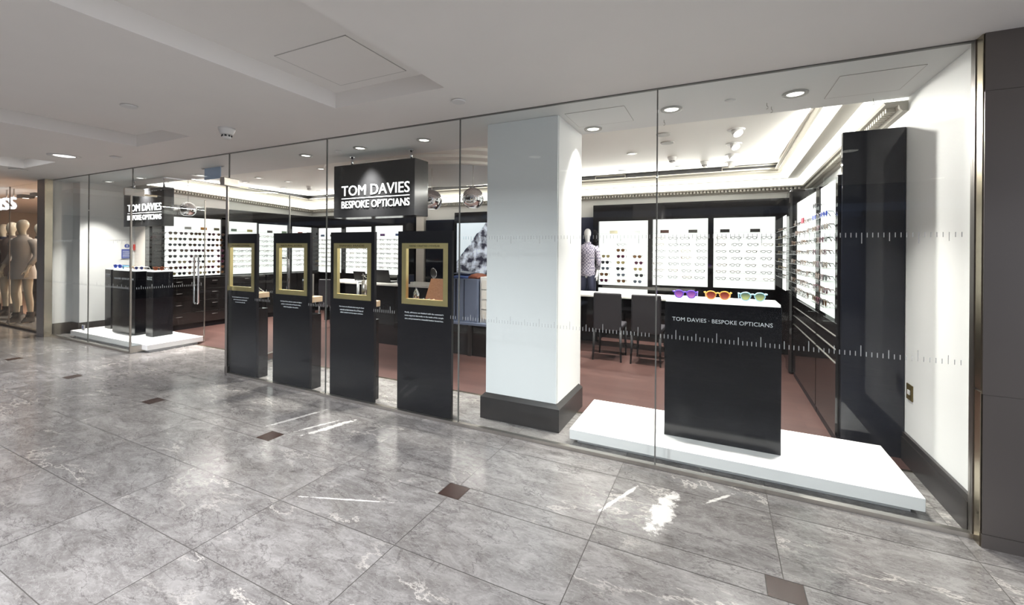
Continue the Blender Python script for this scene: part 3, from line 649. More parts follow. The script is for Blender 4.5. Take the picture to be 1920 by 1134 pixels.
for i, (a, b) in enumerate(tx):
    t = thing('display_totem', lab[i], 'display totem', ((a+b)/2, 3.2, 0), TG)
    wa, wb, z0, z1 = a+0.048, b-0.040, 1.0, 1.56
    y0, y1 = YT, YT+0.03
    mb = MB(); mb.box(a, wa+0.02, y0, y1, 0.0, 1.67); mb.box(wb-0.02, b, y0, y1, 0.0, 1.67); mb.box(wa+0.02, wb-0.02, y0, y1, 0, z0+0.02); mb.box(wa+0.02, wb-0.02, y0, y1, z1-0.02, 1.67)
    mb.build('front_panel', 'satin', t)
    fw = 0.05
    mb = MB(); mb.box(wa, wb, y0-0.004, y0, z1-fw, z1); mb.box(wa, wb, y0-0.004, y0, z0, z0+fw); mb.box(wa, wa+fw, y0-0.004, y0, z0+fw, z1-fw); mb.box(wb-fw, wb, y0-0.004, y0, z0+fw, z1-fw)
    mb.build('brass_frame', 'brass', t)
    # brass reveal
    mb = MB(); k = wa+fw; q = wb-fw
    mb.box(k-0.002, k, y0, y1+0.002, z0+fw, z1-fw); mb.box(q, q+0.002, y0, y1+0.002, z0+fw, z1-fw); mb.box(k, q, y0, y1+0.002, z0+fw-0.002, z0+fw); mb.box(k, q, y0, y1+0.002, z1-fw, z1-fw+0.002)
    mb.build('brass_reveal', 'brass', t)
    text_mesh('engraving', eng[i], (wb-wa)*0.66, 0.017, (wa+(wb-wa)*0.17, y0-0.0045, z1-0.034), FR, 'brass_dk', t, 0.0006)
    for j, s in enumerate(txt[i]):
        ww = 0.43*len(s)/52*(1.0 if i == 3 else 0.86 if i == 2 else 0.86 if i == 1 else 0.85)
        text_mesh('caption', s, ww, 0.0165, ((a+b)/2-ww/2, y0-0.0012, 0.915-j*0.029), FR, 'letter', t, 0.001)
    rb = (-4.775, -3.885, -3.06, -2.19)[i]
    MB().box(a+0.05, rb, y1+0.001, y1+0.13, 0.0, 0.80).build('rear_box', 'black', t)
    MB().box(a+0.10, rb-0.06, y1+0.02, y1+0.10, 0.80, 0.925).build('shelf_support', 'black', t)
    MB().bbox(a+0.06, rb-0.005, 3.155, 3.30, 0.925, 0.985, 0.004).build('wooden_shelf', 'woodlt', t)
# items on the totem shelves
zt = 0.985
t = thing('measuring_tool', 'small silver measuring tool lying on the leftmost totem shelf', 'tool', (-4.92, 3.23, zt))
MB().lathe([(0.045, 0), (0.05, 0.006), (0.03, 0.012), (0.028, 0.035), (0.04, 0.05)], (-4.93, 3.23, zt), 0, 18).build('base', 'steel', t)
MB().tube([(-5.06, 3.21, zt+0.008), (-4.97, 3.22, zt+0.03), (-4.88, 3.24, zt+0.045), (-4.82, 3.25, zt+0.01)], 0.006).build('arm', 'chrome', t)
t = thing('frame_case', 'dark upright sample box standing on the second totem shelf', 'box', (-4.05, 3.23, zt))
MB().bbox(-4.09, -4.0, 3.20, 3.26, zt, zt+0.20, 0.003).build('body', 'satin', t)
MB().box(-3.995, -3.985, 3.195, 3.265, zt, zt+0.24).build('side_plate', 'steel', t)
MB().box(-4.085, -4.005, 3.198, 3.1995, zt+0.165, zt+0.185).build('label', 'letter', t)
o = MB().bbox(-4.28, -4.12, 3.17, 3.29, zt, zt+0.012, 0.003).build('sample_tray', 'steel'); tag(o, 'thin silver tray with curled edge beside the dark sample box', 'tray')
t = thing('engraving_machine', 'small white and steel frame-making machine on the third totem shelf', 'machine', (-3.25, 3.23, zt))
MB().bbox(-3.36, -3.12, 3.17, 3.29, zt, zt+0.018, 0.004).build('base', 'plastic', t)
MB().cyl((-3.30, 3.23, zt+0.018), (-3.30, 3.23, zt+0.19), 0.012, seg=14).build('column', 'plastic', t)
MB().cyl((-3.215, 3.23, zt+0.018), (-3.215, 3.23, zt+0.20), 0.026, seg=18).build('cylinder_body', 'steel', t)
MB().cyl((-3.33, 3.23, zt+0.185), (-3.20, 3.23, zt+0.185), 0.010, seg=10).build('crossbar', 'plastic', t)
MB().tube([(-3.22, 3.23, zt+0.20), (-3.235, 3.23, zt+0.27), (-3.20, 3.22, zt+0.24), (-3.11, 3.22, zt+0.20)], 0.005).build('lever', 'chrome', t)
MB().tube([(-3.25, 3.23, zt+0.25), (-3.10, 3.23, zt+0.255)], 0.004).build('arm', 'steel', t)
t = thing('leather_case', 'open tan leather presentation case on the rightmost totem shelf', 'case', (-2.28, 3.25, zt))
mb = MB(); mb.bbox(-2.54, -2.30, 3.17, 3.28, zt, zt+0.035, 0.004); mb.build('case_base', 'leather', t)
mb = MB(); mb.add([(-2.50, 3.28, zt+0.03), (-2.30, 3.28, zt+0.03), (-2.28, 3.34, zt+0.24), (-2.47, 3.34, zt+0.24), (-2.50, 3.292, zt+0.03), (-2.30, 3.292, zt+0.03), (-2.28, 3.352, zt+0.24), (-2.47, 3.352, zt+0.24)],
     [(0, 1, 2, 3), (7, 6, 5, 4), (0, 4, 5, 1), (1, 5, 6, 2), (2, 6, 7, 3), (3, 7, 4, 0)]); mb.build('case_lid', 'leather', t)
o = MB().tube([(-2.60, 3.25, zt+0.0), (-2.59, 3.25, zt+0.10), (-2.575, 3.25, zt+0.15), (-2.56, 3.25, zt+0.10), (-2.552, 3.25, zt)], [0.012, 0.016, 0.01, 0.016, 0.012], seg=10).build('tool_stand', 'chrome'); tag(o, 'shiny silver tool beside the leather case', 'tool')
for k, (x, y) in enumerate(((-2.50, 3.20), (-2.44, 3.215), (-2.38, 3.195))):
    o = MB().tube([(x, y, zt+0.045), (x+0.03, y+0.03, zt+0.055), (x+0.06, y, zt+0.045)], 0.008, seg=8).build('hand_tool', 'chrome' if k < 2 else 'woodlt'); tag(o, ['small silver hand tool lying nearest the case corner', 'small silver hand tool lying in the middle of the case', 'tan cloth covered tool lying at the right of the case'][k], 'hand tool', 'tools in the leather case')

# ================================================================== platforms, pedestals
def platform(x0, x1, y0, y1, label):
    t = thing('display_platform', label, 'platform', ((x0+x1)/2, (y0+y1)/2, 0))
    MB().bbox(x0, x1, y0, y1, 0.035, 0.112, 0.003).build('deck', 'platform', t)
    MB().box(x0+0.05, x1-0.05, y0+0.05, y1-0.05, 0, 0.035).build('recessed_base', 'platform', t)
platform(-1.03, 1.072, 3.19, 3.93, 'long low white platform under the right-hand black pedestal')
platform(-9.72, -7.29, 3.20, 3.93, 'low white platform under the three black pedestals by the door')
def pedestal(x0, x1, y0, y1, label, lines, group=None, tx_=None):
    z0, z1 = 0.112, 1.14
    t = thing('pedestal', label, 'pedestal', ((x0+x1)/2, (y0+y1)/2, z0), group)
    MB().bbox(x0, x1, y0, y1, z0, z1-0.018, 0.002).build('body', 'slate', t)
    MB().bbox(x0+0.006, x1-0.006, y0+0.006, y1-0.006, z1-0.018, z1, 0.002).build('lit_top', 'light', t)['label'] = 'white illuminated top'
    wd = x1-x0
    for (s, fx, fw, zz, hh) in lines:
        text_mesh('lettering', s, fw*wd, hh, (x0+fx*wd, y0-0.0015, zz), FR, 'letter', t, 0.001)
    return t
pedestal(-0.355, 0.40, 3.42, 3.745, 'tall black pedestal with white lettering and lit top at the right', [('TOM DAVIES \u00b7 BESPOKE OPTICIANS', 0.07, 0.86, 0.982, 0.028)])
pedestal(-9.0, -8.28, 3.47, 3.72, 'widest of the three black pedestals behind the open door', [('TOM DAVIES \u00b7 BESPOKE OPTICIANS', 0.07, 0.86, 0.982, 0.028)], 'black pedestals on the left platform')
pedestal(-8.09, -7.88, 3.53, 3.80, 'narrow black pedestal at the right of the left platform', [('TOM DAVIES', 0.15, 0.7, 1.03, 0.015), ('BESPOKE', 0.15, 0.7, 0.995, 0.025)], 'black pedestals on the left platform')
pedestal(-9.50, -9.29, 3.56, 3.84, 'narrow black pedestal at the left of the left platform', [('TOM DAVIES', 0.15, 0.7, 1.03, 0.015), ('BESPOKE', 0.15, 0.7, 0.995, 0.025)], 'black pedestals on the left platform')
t = thing('sign_holder', 'tiny clear acrylic sign holder on the left end of the white platform', 'sign holder', (-9.55, 3.30, 0.112))
MB().box(-9.60, -9.50, 3.30, 3.306, 0.112, 0.20).build('holder', 'plastic', t)
MB().box(-9.575, -9.545, 3.297, 3.299, 0.135, 0.185).build('blue_card', 'blue', t)

# ---------------------------------------------------------------- glasses
def lens_pts(cx, w_, h_, n=16, y=0.0, k=2.6, z=0.0):
    pts = []
    for i in range(n):
        a = 2*PI*i/n; c, s = math.cos(a), math.sin(a)
        x = abs(c)**(2/k)*math.copysign(1, c)*w_/2; zz = abs(s)**(2/k)*math.copysign(1, s)*h_/2
        if zz < 0: x *= 0.86
        pts.append((cx+x, y, z+zz))
    return pts
def glasses_mesh(mb_f, mb_l, lw=0.05, lh=0.04, r=0.0022, sun=False, seg=4, temple=0.125, tips=True):
    zc = lh/2+0.003
    for s in (-1, 1):
        p = lens_pts(s*(lw/2+0.011), lw, lh, z=zc)
        mb_f.tube(p, r, seg=seg, closed=True)
        if mb_l is not None:
            n = len(p); mb_l.add([(x, y+0.0006, z) for x, y, z in p]+[(x, y-0.0006, z) for x, y, z in p], [tuple(range(n)), tuple(range(n, 2*n))[::-1]], 0 if mb_l is not mb_f else 1)
        xe = s*(lw+0.011)
        mb_f.tube([(xe, 0, zc+lh*0.28), (xe+s*0.009, 0.004, zc+lh*0.3), (xe+s*0.011, 0.015, zc+lh*0.3), (xe+s*0.009, temple*0.72, zc+lh*0.26), (xe+s*0.004, temple, zc-lh*0.35)], r*1.1, seg=seg)
    mb_f.tube([(-0.0125, 0, zc+lh*0.12), (0, -0.003, zc+lh*0.24), (0.0125, 0, zc+lh*0.12)], r*1.1, seg=seg)
GM = {}
def gproto(key, fcol, lcol=None, lw=0.05, lh=0.036, r=0.0022, metal=0.0):
    mb = MB(); glasses_mesh(mb, mb if lcol else None, lw, lh, r)
    me = bpy.data.meshes.new('glasses_'+key)
    me.from_pydata(mb.v, [], mb.f); me.materials.append(mat('frame_'+key, fcol, 0.3, metal))
    if lcol: me.materials.append(mat('lens_'+key, lcol, 0.08))
    me.polygons.foreach_set('material_index', mb.m); GM[key] = me
gproto('black', (0.02, 0.02, 0.02), r=0.003); gproto('gold', (0.25, 0.19, 0.09), metal=0.6, r=0.0024); gproto('tortoise', (0.10, 0.05, 0.02), lh=0.034, r=0.003)
gproto('grey', (0.05, 0.05, 0.055), lh=0.032, r=0.003)
gproto('sun_black', (0.01, 0.01, 0.01), (0.012, 0.012, 0.015), lw=0.054, lh=0.046, r=0.003); gproto('sun_brown', (0.05, 0.02, 0.01), (0.07, 0.035, 0.015), lw=0.056, lh=0.046, r=0.003)
gproto('sun_gold', (0.25, 0.2, 0.08), (0.16, 0.13, 0.06), lw=0.055, lh=0.045, r=0.0022, metal=0.5); gproto('sun_grey', (0.15, 0.15, 0.16), (0.05, 0.06, 0.08), lw=0.055, lh=0.045, r=0.002)
gproto('sun_plum', (0.08, 0.01, 0.02), (0.03, 0.008, 0.02), lw=0.052, lh=0.046, r=0.003); gproto('sun_blue', (0.02, 0.03, 0.15), (0.02, 0.04, 0.25), lw=0.055, lh=0.045, r=0.003)
CN = {'black': 'black framed glasses', 'gold': 'thin gold framed glasses', 'tortoise': 'brown framed glasses', 'grey': 'thin grey framed glasses', 'sun_black': 'black sunglasses', 'sun_brown': 'brown sunglasses',
      'sun_gold': 'gold rimmed sunglasses', 'sun_grey': 'grey tinted sunglasses', 'sun_plum': 'dark plum sunglasses', 'sun_blue': 'blue sunglasses'}
ORD = ['top', 'second', 'third', 'fourth', 'fifth', 'sixth', 'seventh', 'eighth', 'ninth', 'tenth']
ORC = ['leftmost', 'second along', 'third along', 'fourth along', 'fifth along', 'sixth along', 'seventh along']
def put_glasses(key, loc, rz, label, group):
    o = bpy.data.objects.new('sunglasses' if key.startswith('sun') else 'eyeglasses', GM[key]); COL.objects.link(o); o.location = loc; o.rotation_euler = (0, 0, rz)
    tag(o, label, 'sunglasses' if key.startswith('sun') else 'eyeglasses', group); return o

# ---------------------------------------------------------------- lit display panels
def display(frame, u0, u1, z0, z1, shelves, cols, keys, name_l, label, lit=True, tags=(), sd=0.145, skip=(), jit=0.02, strip=None, gsc=1.0):
    """frame: 'B' back wall (u = X), 'L' left wall (u = Y), 'R' right wall (u = Y); the reading order is left to right as seen"""
    def W(u, d, z):      # d = distance out of the wall face
        if frame == 'B': return (u, YB-d, z)
        if frame == 'L': return (XL+d, u, z)
        return (0.86-d, u, z)
    def bx(mb, ua, ub, da, db, za, zb, mi=0):
        p = W(ua, da, za); q = W(ub, db, zb); return mb.box(min(p[0], q[0]), max(p[0], q[0]), min(p[1], q[1]), max(p[1], q[1]), min(za, zb), max(za, zb), mi)
    c = W((u0+u1)/2, 0, z0)
    t = thing('display_case', label, 'display case', c, 'lit spectacle display cases')
    bx(MB(), u0, u1, -0.01, 0.004, z0, z1).build('light_panel', 'light' if lit else 'greyblack', t)['label'] = 'evenly glowing white back panel'
    for s, z in enumerate(shelves):
        bx(MB(), u0+0.004, u1-0.004, 0.006, sd, z-0.006, z).build('glass_shelf', 'shelfglass', t)
    for (f, wd, cl) in tags:
        m_ = bx(MB(), u0+f*(u1-u0)-wd/2, u0+f*(u1-u0)+wd/2, 0.09, 0.10, shelves[0]+0.0, shelves[0]+0.05)
        o = m_.build('name_plate', M.setdefault('tag_'+str(cl), mat('plate', cl, 0.4)))
        tag(o, '%s name plate, top shelf, %s, %s' % ('dark' if sum(cl) < 0.5 else 'coloured', name_l, 'first' if f == tags[0][0] else 'next' if f == tags[1][0] else 'last'), 'name plate', 'small name plates on the display shelves')
    rz = {'B': 0, 'L': PI/2, 'R': -PI/2}[frame]
    for s, z in enumerate(shelves):
        zz = z
        if s == 0 and frame != 'R': continue
        for k in range(cols):
            if (s, k) in skip: continue
            u = u0+(u1-u0)*(k+0.5)/cols+random.uniform(-jit, jit)
            if frame == 'R': pass
            kk = keys[random.randrange(len(keys))] if not callable(keys) else keys(s, k)
            kc = k if frame != 'R' else cols-1-k
            lbl = '%s, %s shelf, %s, %s' % (CN[kk], ORD[s], ORC[kc], name_l)
            g_o = put_glasses(kk, W(u, 0.065 if frame == 'R' else 0.132, zz+0.0005), rz+random.uniform(-0.08, 0.08), lbl, 'glasses in the '+name_l)
            if frame == 'R': g_o.scale = (1, 0.42, 1)
    return t
DK = (0.03, 0.028, 0.025)
Z8 = [1.80-0.1035*i for i in range(9)]
spec = ['black', 'grey', 'gold', 'tortoise', 'grey']
suns = ['sun_black', 'sun_brown', 'sun_gold', 'sun_grey', 'sun_plum', 'sun_black']
skA = {(1, 0), (1, 1), (1, 2), (2, 0), (2, 2), (3, 0), (3, 2)}
display('B', -1.87, -1.045, 0.915, 2.02, Z8, 3, lambda s, k: 'grey' if s == 2 else suns[(s*3+k*2) % 5], 'back case beside the pillar', 'lit display case on the back wall just right of the pillar', tags=((0.33, 0.13, (0.45, 0.42, 0.30)), (0.78, 0.13, (0.4, 0.42, 0.42))), skip=skA)
display('B', -0.965, -0.135, 0.945, 2.03, Z8[:8], 4, spec, 'middle back case', 'lit display case on the back wall behind the purple sunglasses', tags=((0.23, 0.13, (0.05, 0.025, 0.02)), (0.74, 0.13, DK)))
display('B', -0.055, 0.77, 0.945, 2.03, Z8[:8], 4, spec, 'right back case', 'lit display case on the back wall behind the orange sunglasses', tags=((0.19, 0.13, DK), (0.68, 0.13, DK)))
display('B', -8.87, -8.07, 0.935, 2.01, Z8[:8], 4, spec, 'corner back case', 'lit display case on the back wall next to the far-left corner', tags=((0.3, 0.12, (0.10, 0.16, 0.28)), (0.7, 0.12, DK)))
display('B', -7.95, -7.13, 0.935, 2.02, Z8[:8], 4, spec, 'back case behind the third totem', 'lit display case on the back wall behind the third totem', tags=((0.3, 0.12, DK), (0.7, 0.12, DK)))
display('B', -7.03, -6.22, 0.935, 2.03, Z8[:8], 4, spec, 'back case between the third and fourth totem', 'lit display case on the back wall between the two right totems', tags=((0.36, 0.13, (0.10, 0.02, 0.16)), (0.9, 0.13, (0.08, 0.13, 0.3))))
ZL = [1.852-0.1065*i for i in range(9)]
display('L', 4.235, 5.215, 0.965, 2.08, ZL, 6, lambda s, k: suns[(s+k*2+(s*k) % 3) % 6], 'sunglasses case by the door', 'large lit case of sunglasses on the left wall behind the door', tags=((0.35, 0.11, (0.4, 0.42, 0.42)), (0.63, 0.11, (0.45, 0.2, 0.02)), (0.87, 0.10, (0.06, 0.06, 0.02))))
display('L', 5.305, 5.97, 0.96, 2.06, ZL[:8], 4, spec, 'left case behind the first totem', 'lit case on the left wall seen around the first totem', tags=((0.18, 0.11, (0.12, 0.18, 0.14)), (0.68, 0.11, (0.5, 0.48, 0.2))))
display('L', 6.0, 6.70, 0.96, 2.045, ZL[:8], 4, spec, 'left case between the first two totems', 'lit case on the left wall between the first two totems', tags=((0.3, 0.12, (0.08, 0.08, 0.07)), (0.8, 0.12, (0.3, 0.4, 0.3))))
display('L', 6.815, 7.36, 0.96, 2.03, ZL[:8], 3, spec, 'left case nearest the far corner', 'lit case on the left wall nearest the far corner', tags=((0.3, 0.12, (0.3, 0.06, 0.05)), (0.75, 0.12, DK)))
display('L', 4.045, 4.20, 1.0, 2.06, ZL[:8], 1, ['grey'], 'unlit case behind the left sign', 'narrow unlit grey display case below the left hanging sign', lit=False)
ZR = [1.90-0.105*i for i in range(9)]
display('R', 4.175, 4.765, 0.97, 2.09, ZR[:9], 4, lambda s, k: (['sun_black', 'sun_blue', 'sun_blue'] if s == 1 else ['sun_black', 'sun_plum', 'sun_brown', 'sun_black'])[(s+k) % 3], 'near case on the right wall', 'lit case on the right side wall nearest the glass', sd=0.085, skip={(0, 0), (0, 1), (0, 2)})
display('R', 4.925, 6.05, 0.96, 2.09, ZR[1:9], 7, lambda s, k: (['black', 'tortoise', 'sun_brown', 'grey'])[(s*2+k) % 4], 'far case on the right wall', 'lit case on the right side wall beyond the near one', sd=0.085, tags=((0.15, 0.12, (0.3, 0.03, 0.05)), (0.5, 0.09, DK)), skip={(0, 6)})
display('R', 6.55, 7.28, 0.97, 2.02, ZR[1:8], 3, spec, 'last case on the right wall', 'narrow lit case on the right wall by the back corner', sd=0.085)

# black display walls (carcasses) around the panels
def carcass(name, boxes, m, label, cat='display wall'):
    mb = MB()
    for b_ in boxes: mb.box(*b_)
    o = mb.build(name, m); tag(o, label, cat); return o
F = YB+0.0  # face
t = thing('display_wall', 'glossy black back display wall right of the pillar with a deep header', 'display wall', (-0.6, 7.42, 0))
MB().box(-1.97, 1.0, 7.412, 7.468, 0, 2.30).build('backing', 'black', t)
mb = MB()
for (a, b) in ((-1.97, -1.875), (-1.042, -0.968), (-0.132, -0.058), (0.773, 1.0)): mb.box(a, b, 7.36, 7.412, 0.0, 2.30)
for (a, b) in ((-1.875, -1.042), (-0.968, -0.132), (-0.058, 0.773)): mb.box(a, b, 7.36, 7.412, 2.032, 2.30); mb.box(a, b, 7.36, 7.412, 0, 0.94 if a > -1.5 else 0.66)
mb.box(-1.875, -1.042, 7.36, 7.412, 0.865, 0.91)
mb.build('panelling', 'black', t)
o = MB().box(-1.872, -1.045, 7.385, 7.411, 0.665, 0.86).build('lit_strip', 'light', t)
t = thing('display_wall', 'glossy black back display wall behind the totems', 'display wall', (-7.6, 7.42, 0))
MB().box(-9.1, -5.9, 7.412, 7.468, 0, 2.30).build('backing', 'black', t)
mb = MB()
for (a, b) in ((-9.08, -8.875), (-8.065, -7.955), (-7.125, -7.035), (-6.215, -5.9)): mb.box(a, b, 7.36, 7.412, 0.0, 2.30)
for (a, b) in ((-8.875, -8.065), (-7.955, -7.125), (-7.035, -6.215)): mb.box(a, b, 7.36, 7.412, 2.032, 2.30); mb.box(a, b, 7.36, 7.412, 0, 0.93)
mb.build('panelling', 'black', t)
t = thing('display_wall', 'glossy black left display wall with drawers below the lit cases', 'display wall', (-9.1, 5.7, 0))
MB().box(-9.21, XL-0.012, 4.0, 7.40, 0, 2.30).build('backing', 'black', t)
mb = MB(); fx = XL-0.012; fX = XL+0.035
for (a, b) in ((4.0, 4.04), (4.205, 4.23), (5.22, 5.30), (5.975, 5.996), (6.704, 6.81), (7.364, 7.40)): mb.box(fx, fX, a, b, 0.95, 2.12)
mb.box(fx, fX, 4.0, 7.40, 2.085, 2.30)
mb.build('panelling', 'black', t)
k = 0
for (a, b) in ((4.03, 5.24), (5.26, 5.98), (6.0, 6.74), (6.76, 7.38)):
    for j in range(4):
        z0 = 0.10+j*0.213
        d = MB().bbox(XL-0.012, XL+0.30, a+0.004, b-0.004, z0, z0+0.207, 0.003).build('drawer', 'black', t)
        for yy in ((a+b)/2-0.05,) if b-a < 1 else (a+0.3, b-0.3):
            MB().tube([(XL+0.302, yy-0.05, z0+0.14), (XL+0.325, yy-0.05, z0+0.14), (XL+0.325, yy+0.05, z0+0.14), (XL+0.302, yy+0.05, z0+0.14)], 0.004, seg=6).build('handle', 'chrome', d)
MB().box(XL-0.012, XL+0.27, 4.03, 7.38, 0, 0.095).build('kick_board', 'satin', t)
# right wall unit
t = thing('display_wall', 'glossy black right-hand display wall with steel-edged drawers', 'display wall', (1.0, 5.2, 0))
mb = MB(); mb.box(0.872, XR-0.005, 4.10, 6.15, 0.0, 2.11); mb.build('backing', 'black', t)
mb = MB()
for (a, b) in ((4.10, 4.168), (4.77, 4.92), (6.055, 6.15)): mb.box(0.845, 0.872, a, b, 0.93, 2.11)
mb.build('panelling', 'black', t)
for (a, b) in ((4.10, 4.83), (4.85, 6.15)):
    for j in range(3):
        z1 = 0.945-j*0.105
        d = MB().box(0.84, 0.872, a+0.003, b-0.003, z1-0.10, z1).build('drawer', 'black', t)
        MB().box(0.832, 0.842, a+0.01, b-0.01, z1-0.104, z1-0.098).build('pull_edge', 'steel', d)
    MB().box(0.838, 0.872, a+0.003, b-0.003, 0.07, 0.63).build('cupboard_door', 'black', t)
    MB().box(0.845, 0.872, a, b, 0, 0.067).build('kick_board', 'satin', t)
mb = MB()
for (a, b) in ((4.155, 4.163), (4.772, 4.78), (6.058, 6.066)): mb.box(0.765, 0.845, a, b, 0.955, 2.10)
mb.build('glass_divider', 'shelfglass', t)
t = thing('display_wall', 'tall dark rounded-top panel between the right wall and back wall', 'display wall', (1.0, 6.6, 0))
MB().bbox(0.80, XR-0.005, 6.22, 6.50, 0, 2.28, 0.03).build('post', 'black', t)
MB().box(0.875, XR-0.005, 6.50, 7.36, 0, 2.28).build('backing', 'black', t)
o = MB().bbox(0.862, XR-0.003, 4.045, 4.09, 0, 2.425, 0.002).build('glass_panel', 'blackglass'); tag(o, 'tall dark glossy glass panel standing beside the white right wall', 'glass panel')
# back wall middle part
o = MB().box(-5.62, -4.93, 7.40, 7.466, 0, 2.13).build('glass_panel', 'blackglass'); tag(o, 'dark glossy glass panel on the back wall behind the rightmost totem', 'glass panel')
o = MB().box(-5.86, -5.66, 7.38, 7.466, 0, 2.30).build('wall_post', 'beige'); tag(o, 'beige upright strip on the back wall beside the dark glass panel', 'wall strip')
o = MB().box(-5.80, -5.70, 7.345, 7.379, 1.60, 1.72).build('thermostat', 'dark'); tag(o, 'small black control box on the beige wall strip', 'control box')
t = thing('poster_case', 'backlit black and white mountain poster between totem and pillar', 'poster', (-4.5, 7.4, 1.05))
MB().box(-4.90, -3.3, 7.41, 7.466, 0, 2.27).build('surround', 'black', t)
MB().box(-4.83, -3.5, 7.395, 7.409, 1.02, 2.05).build('print', 'mountain', t)
o = MB().box(-2.9, -1.98, 7.42, 7.466, 0, 2.10).build('wall_panel', 'navy'); tag(o, 'dark blue wall panel just right of the pillar', 'wall panel')

# ---------------------------------------------------------------- large sunglasses on the pedestals
def big_glasses(x, y, fc, lc, label, key, s=1.0, rz=0.0, z=1.1405, group='bright sunglasses on the right pedestal'):
    t = thing('sunglasses', label, 'sunglasses', (x, y, z), group, rotz=rz); ORG[t.name] = Vector((0, 0, 0))
    mf = mat('acetate_'+key, fc, 0.15, coat=0.4); ml = bpy.data.materials.new('lens_'+key); N, L = nodes(ml); b = N['Principled BSDF']; b.inputs['Roughness'].default_value = 0.06
    tc = N.new('ShaderNodeTexCoord'); sx = N.new('ShaderNodeSeparateXYZ'); L.new(tc.outputs['Generated'], sx.inputs[0]); cr = N.new('ShaderNodeValToRGB'); cr.color_ramp.elements[0].color = (*lc[0], 1); cr.color_ramp.elements[1].color = (*lc[1], 1)
    L.new(sx.outputs[2], cr.inputs[0]); L.new(cr.outputs[0], b.inputs['Base Color']); b.inputs['Alpha'].default_value = 0.88
    lw, lh, r = 0.060*s, 0.053*s, 0.0036*s; zc = lh/2+r
    for q in (-1, 1):
        mb = MB(); p = lens_pts(q*(lw/2+0.011*s), lw, lh, n=28, k=2.3, z=zc); mb.tube(p, r, seg=8, closed=True); mb.build('rim', mf, t, local=True)
        mb = MB(); n = len(p); mb.add([(a, c+0.0008, d) for a, c, d in p]+[(a, c-0.0008, d) for a, c, d in p], [tuple(range(n)), tuple(range(n, 2*n))[::-1]]); mb.build('lens', ml, t, local=True)
        xe = q*(lw+0.013*s)
        MB().tube([(xe-q*0.004, 0, zc+lh*0.30), (xe+q*0.006*s, 0.002, zc+lh*0.33), (xe+q*0.009*s, 0.012, zc+lh*0.33), (xe+q*0.006*s, 0.10*s, zc+lh*0.25), (xe+q*0.002*s, 0.13*s, zc-lh*0.42)], [r, r*1.5, r*1.3, r, r*1.2], seg=8).build('temple', mf, t, local=True)
    MB().tube([(-0.0125*s, 0, zc+lh*0.18), (-0.006*s, -0.002, zc+lh*0.30), (0.006*s, -0.002, zc+lh*0.30), (0.0125*s, 0, zc+lh*0.18)], r*1.25, seg=8).build('bridge', mf, t, local=True)
    return t
big_glasses(-0.222, 3.54, (0.12, 0.05, 0.55), ((0.75, 0.25, 0.75), (0.12, 0.03, 0.3)), 'purple sunglasses, leftmost pair on the right pedestal', 'purple', 1.08)
big_glasses(0.005, 3.555, (0.85, 0.38, 0.05), ((0.65, 0.15, 0.10), (0.12, 0.01, 0.01)), 'orange sunglasses with red lenses, middle pair on the right pedestal', 'orange', 1.12)
big_glasses(0.235, 3.57, (0.35, 0.62, 0.78), ((0.75, 0.80, 0.30), (0.02, 0.10, 0.14)), 'pale blue sunglasses with yellow-green lenses on the right pedestal', 'aqua', 1.12)
LG = 'sunglasses on the black pedestals by the door'
big_glasses(-9.37, 3.68, (0.03, 0.06, 0.4), ((0.05, 0.12, 0.5), (0.02, 0.04, 0.3)), 'deep blue sunglasses on the far left pedestal', 'blue', 1.1, 0.3, group=LG)
big_glasses(-8.88, 3.56, (0.05, 0.25, 0.4), ((0.05, 0.2, 0.45), (0.02, 0.08, 0.3)), 'teal blue sunglasses at the left of the widest pedestal', 'teal', 1.05, -0.3, group=LG)
big_glasses(-8.62, 3.58, (0.5, 0.3, 0.1), ((0.45, 0.3, 0.25), (0.2, 0.1, 0.1)), 'amber sunglasses in the middle of the widest pedestal', 'amber', 1.0, 0.2, group=LG)
big_glasses(-8.40, 3.57, (0.8, 0.8, 0.82), ((0.05, 0.06, 0.2), (0.03, 0.03, 0.1)), 'white framed sunglasses at the right of the widest pedestal', 'white', 1.0, 0.5, group=LG)
big_glasses(-7.985, 3.65, (0.25, 0.08, 0.03), ((0.2, 0.06, 0.03), (0.1, 0.03, 0.02)), 'brown sunglasses on the narrow right pedestal', 'brown', 1.0, 0.7, group=LG)

# ---------------------------------------------------------------- furniture
def chair(x, y, label, rz=0.0, first=[None]):
    G = 'black chairs at the desks'
    if first[0] is None:
        t = thing('chair', label, 'chair', (0, 0, 0), G)
        MB().bbox(-0.20, 0.20, 0.02, 0.44, 0.43, 0.49, 0.02).build('seat', 'chair', t)
        mb = MB(); pts = []
        mb.bbox(-0.19, 0.19, -0.03, 0.02, 0.42, 0.93, 0.018); mb.build('backrest', 'chair', t)
        for sx in (-1, 1):
            for (yy, dy) in ((0.0, -0.03), (0.40, 0.02)):
                MB().cyl((sx*0.175, yy, 0.43), (sx*0.19, yy+dy, 0.002), 0.021, seg=10, r1=0.011).build('leg', 'dark', t)
        first[0] = t; t.location = (x, y, 0); t.rotation_euler = (0, 0, rz); return t
    return copy_tree(first[0], (x, y, 0), rz, label, G)
chair(-1.35, 5.82, 'black leather chair just right of the pillar, back to the window', 0.04)
chair(-0.84, 5.82, 'black leather chair nearest the right pedestal, back to the window', -0.03)
chair(-6.62, 5.75, 'black leather chair seen between the second and third totem', 0.35)
chair(-5.98, 5.95, 'black leather chair behind the third totem', -0.2)
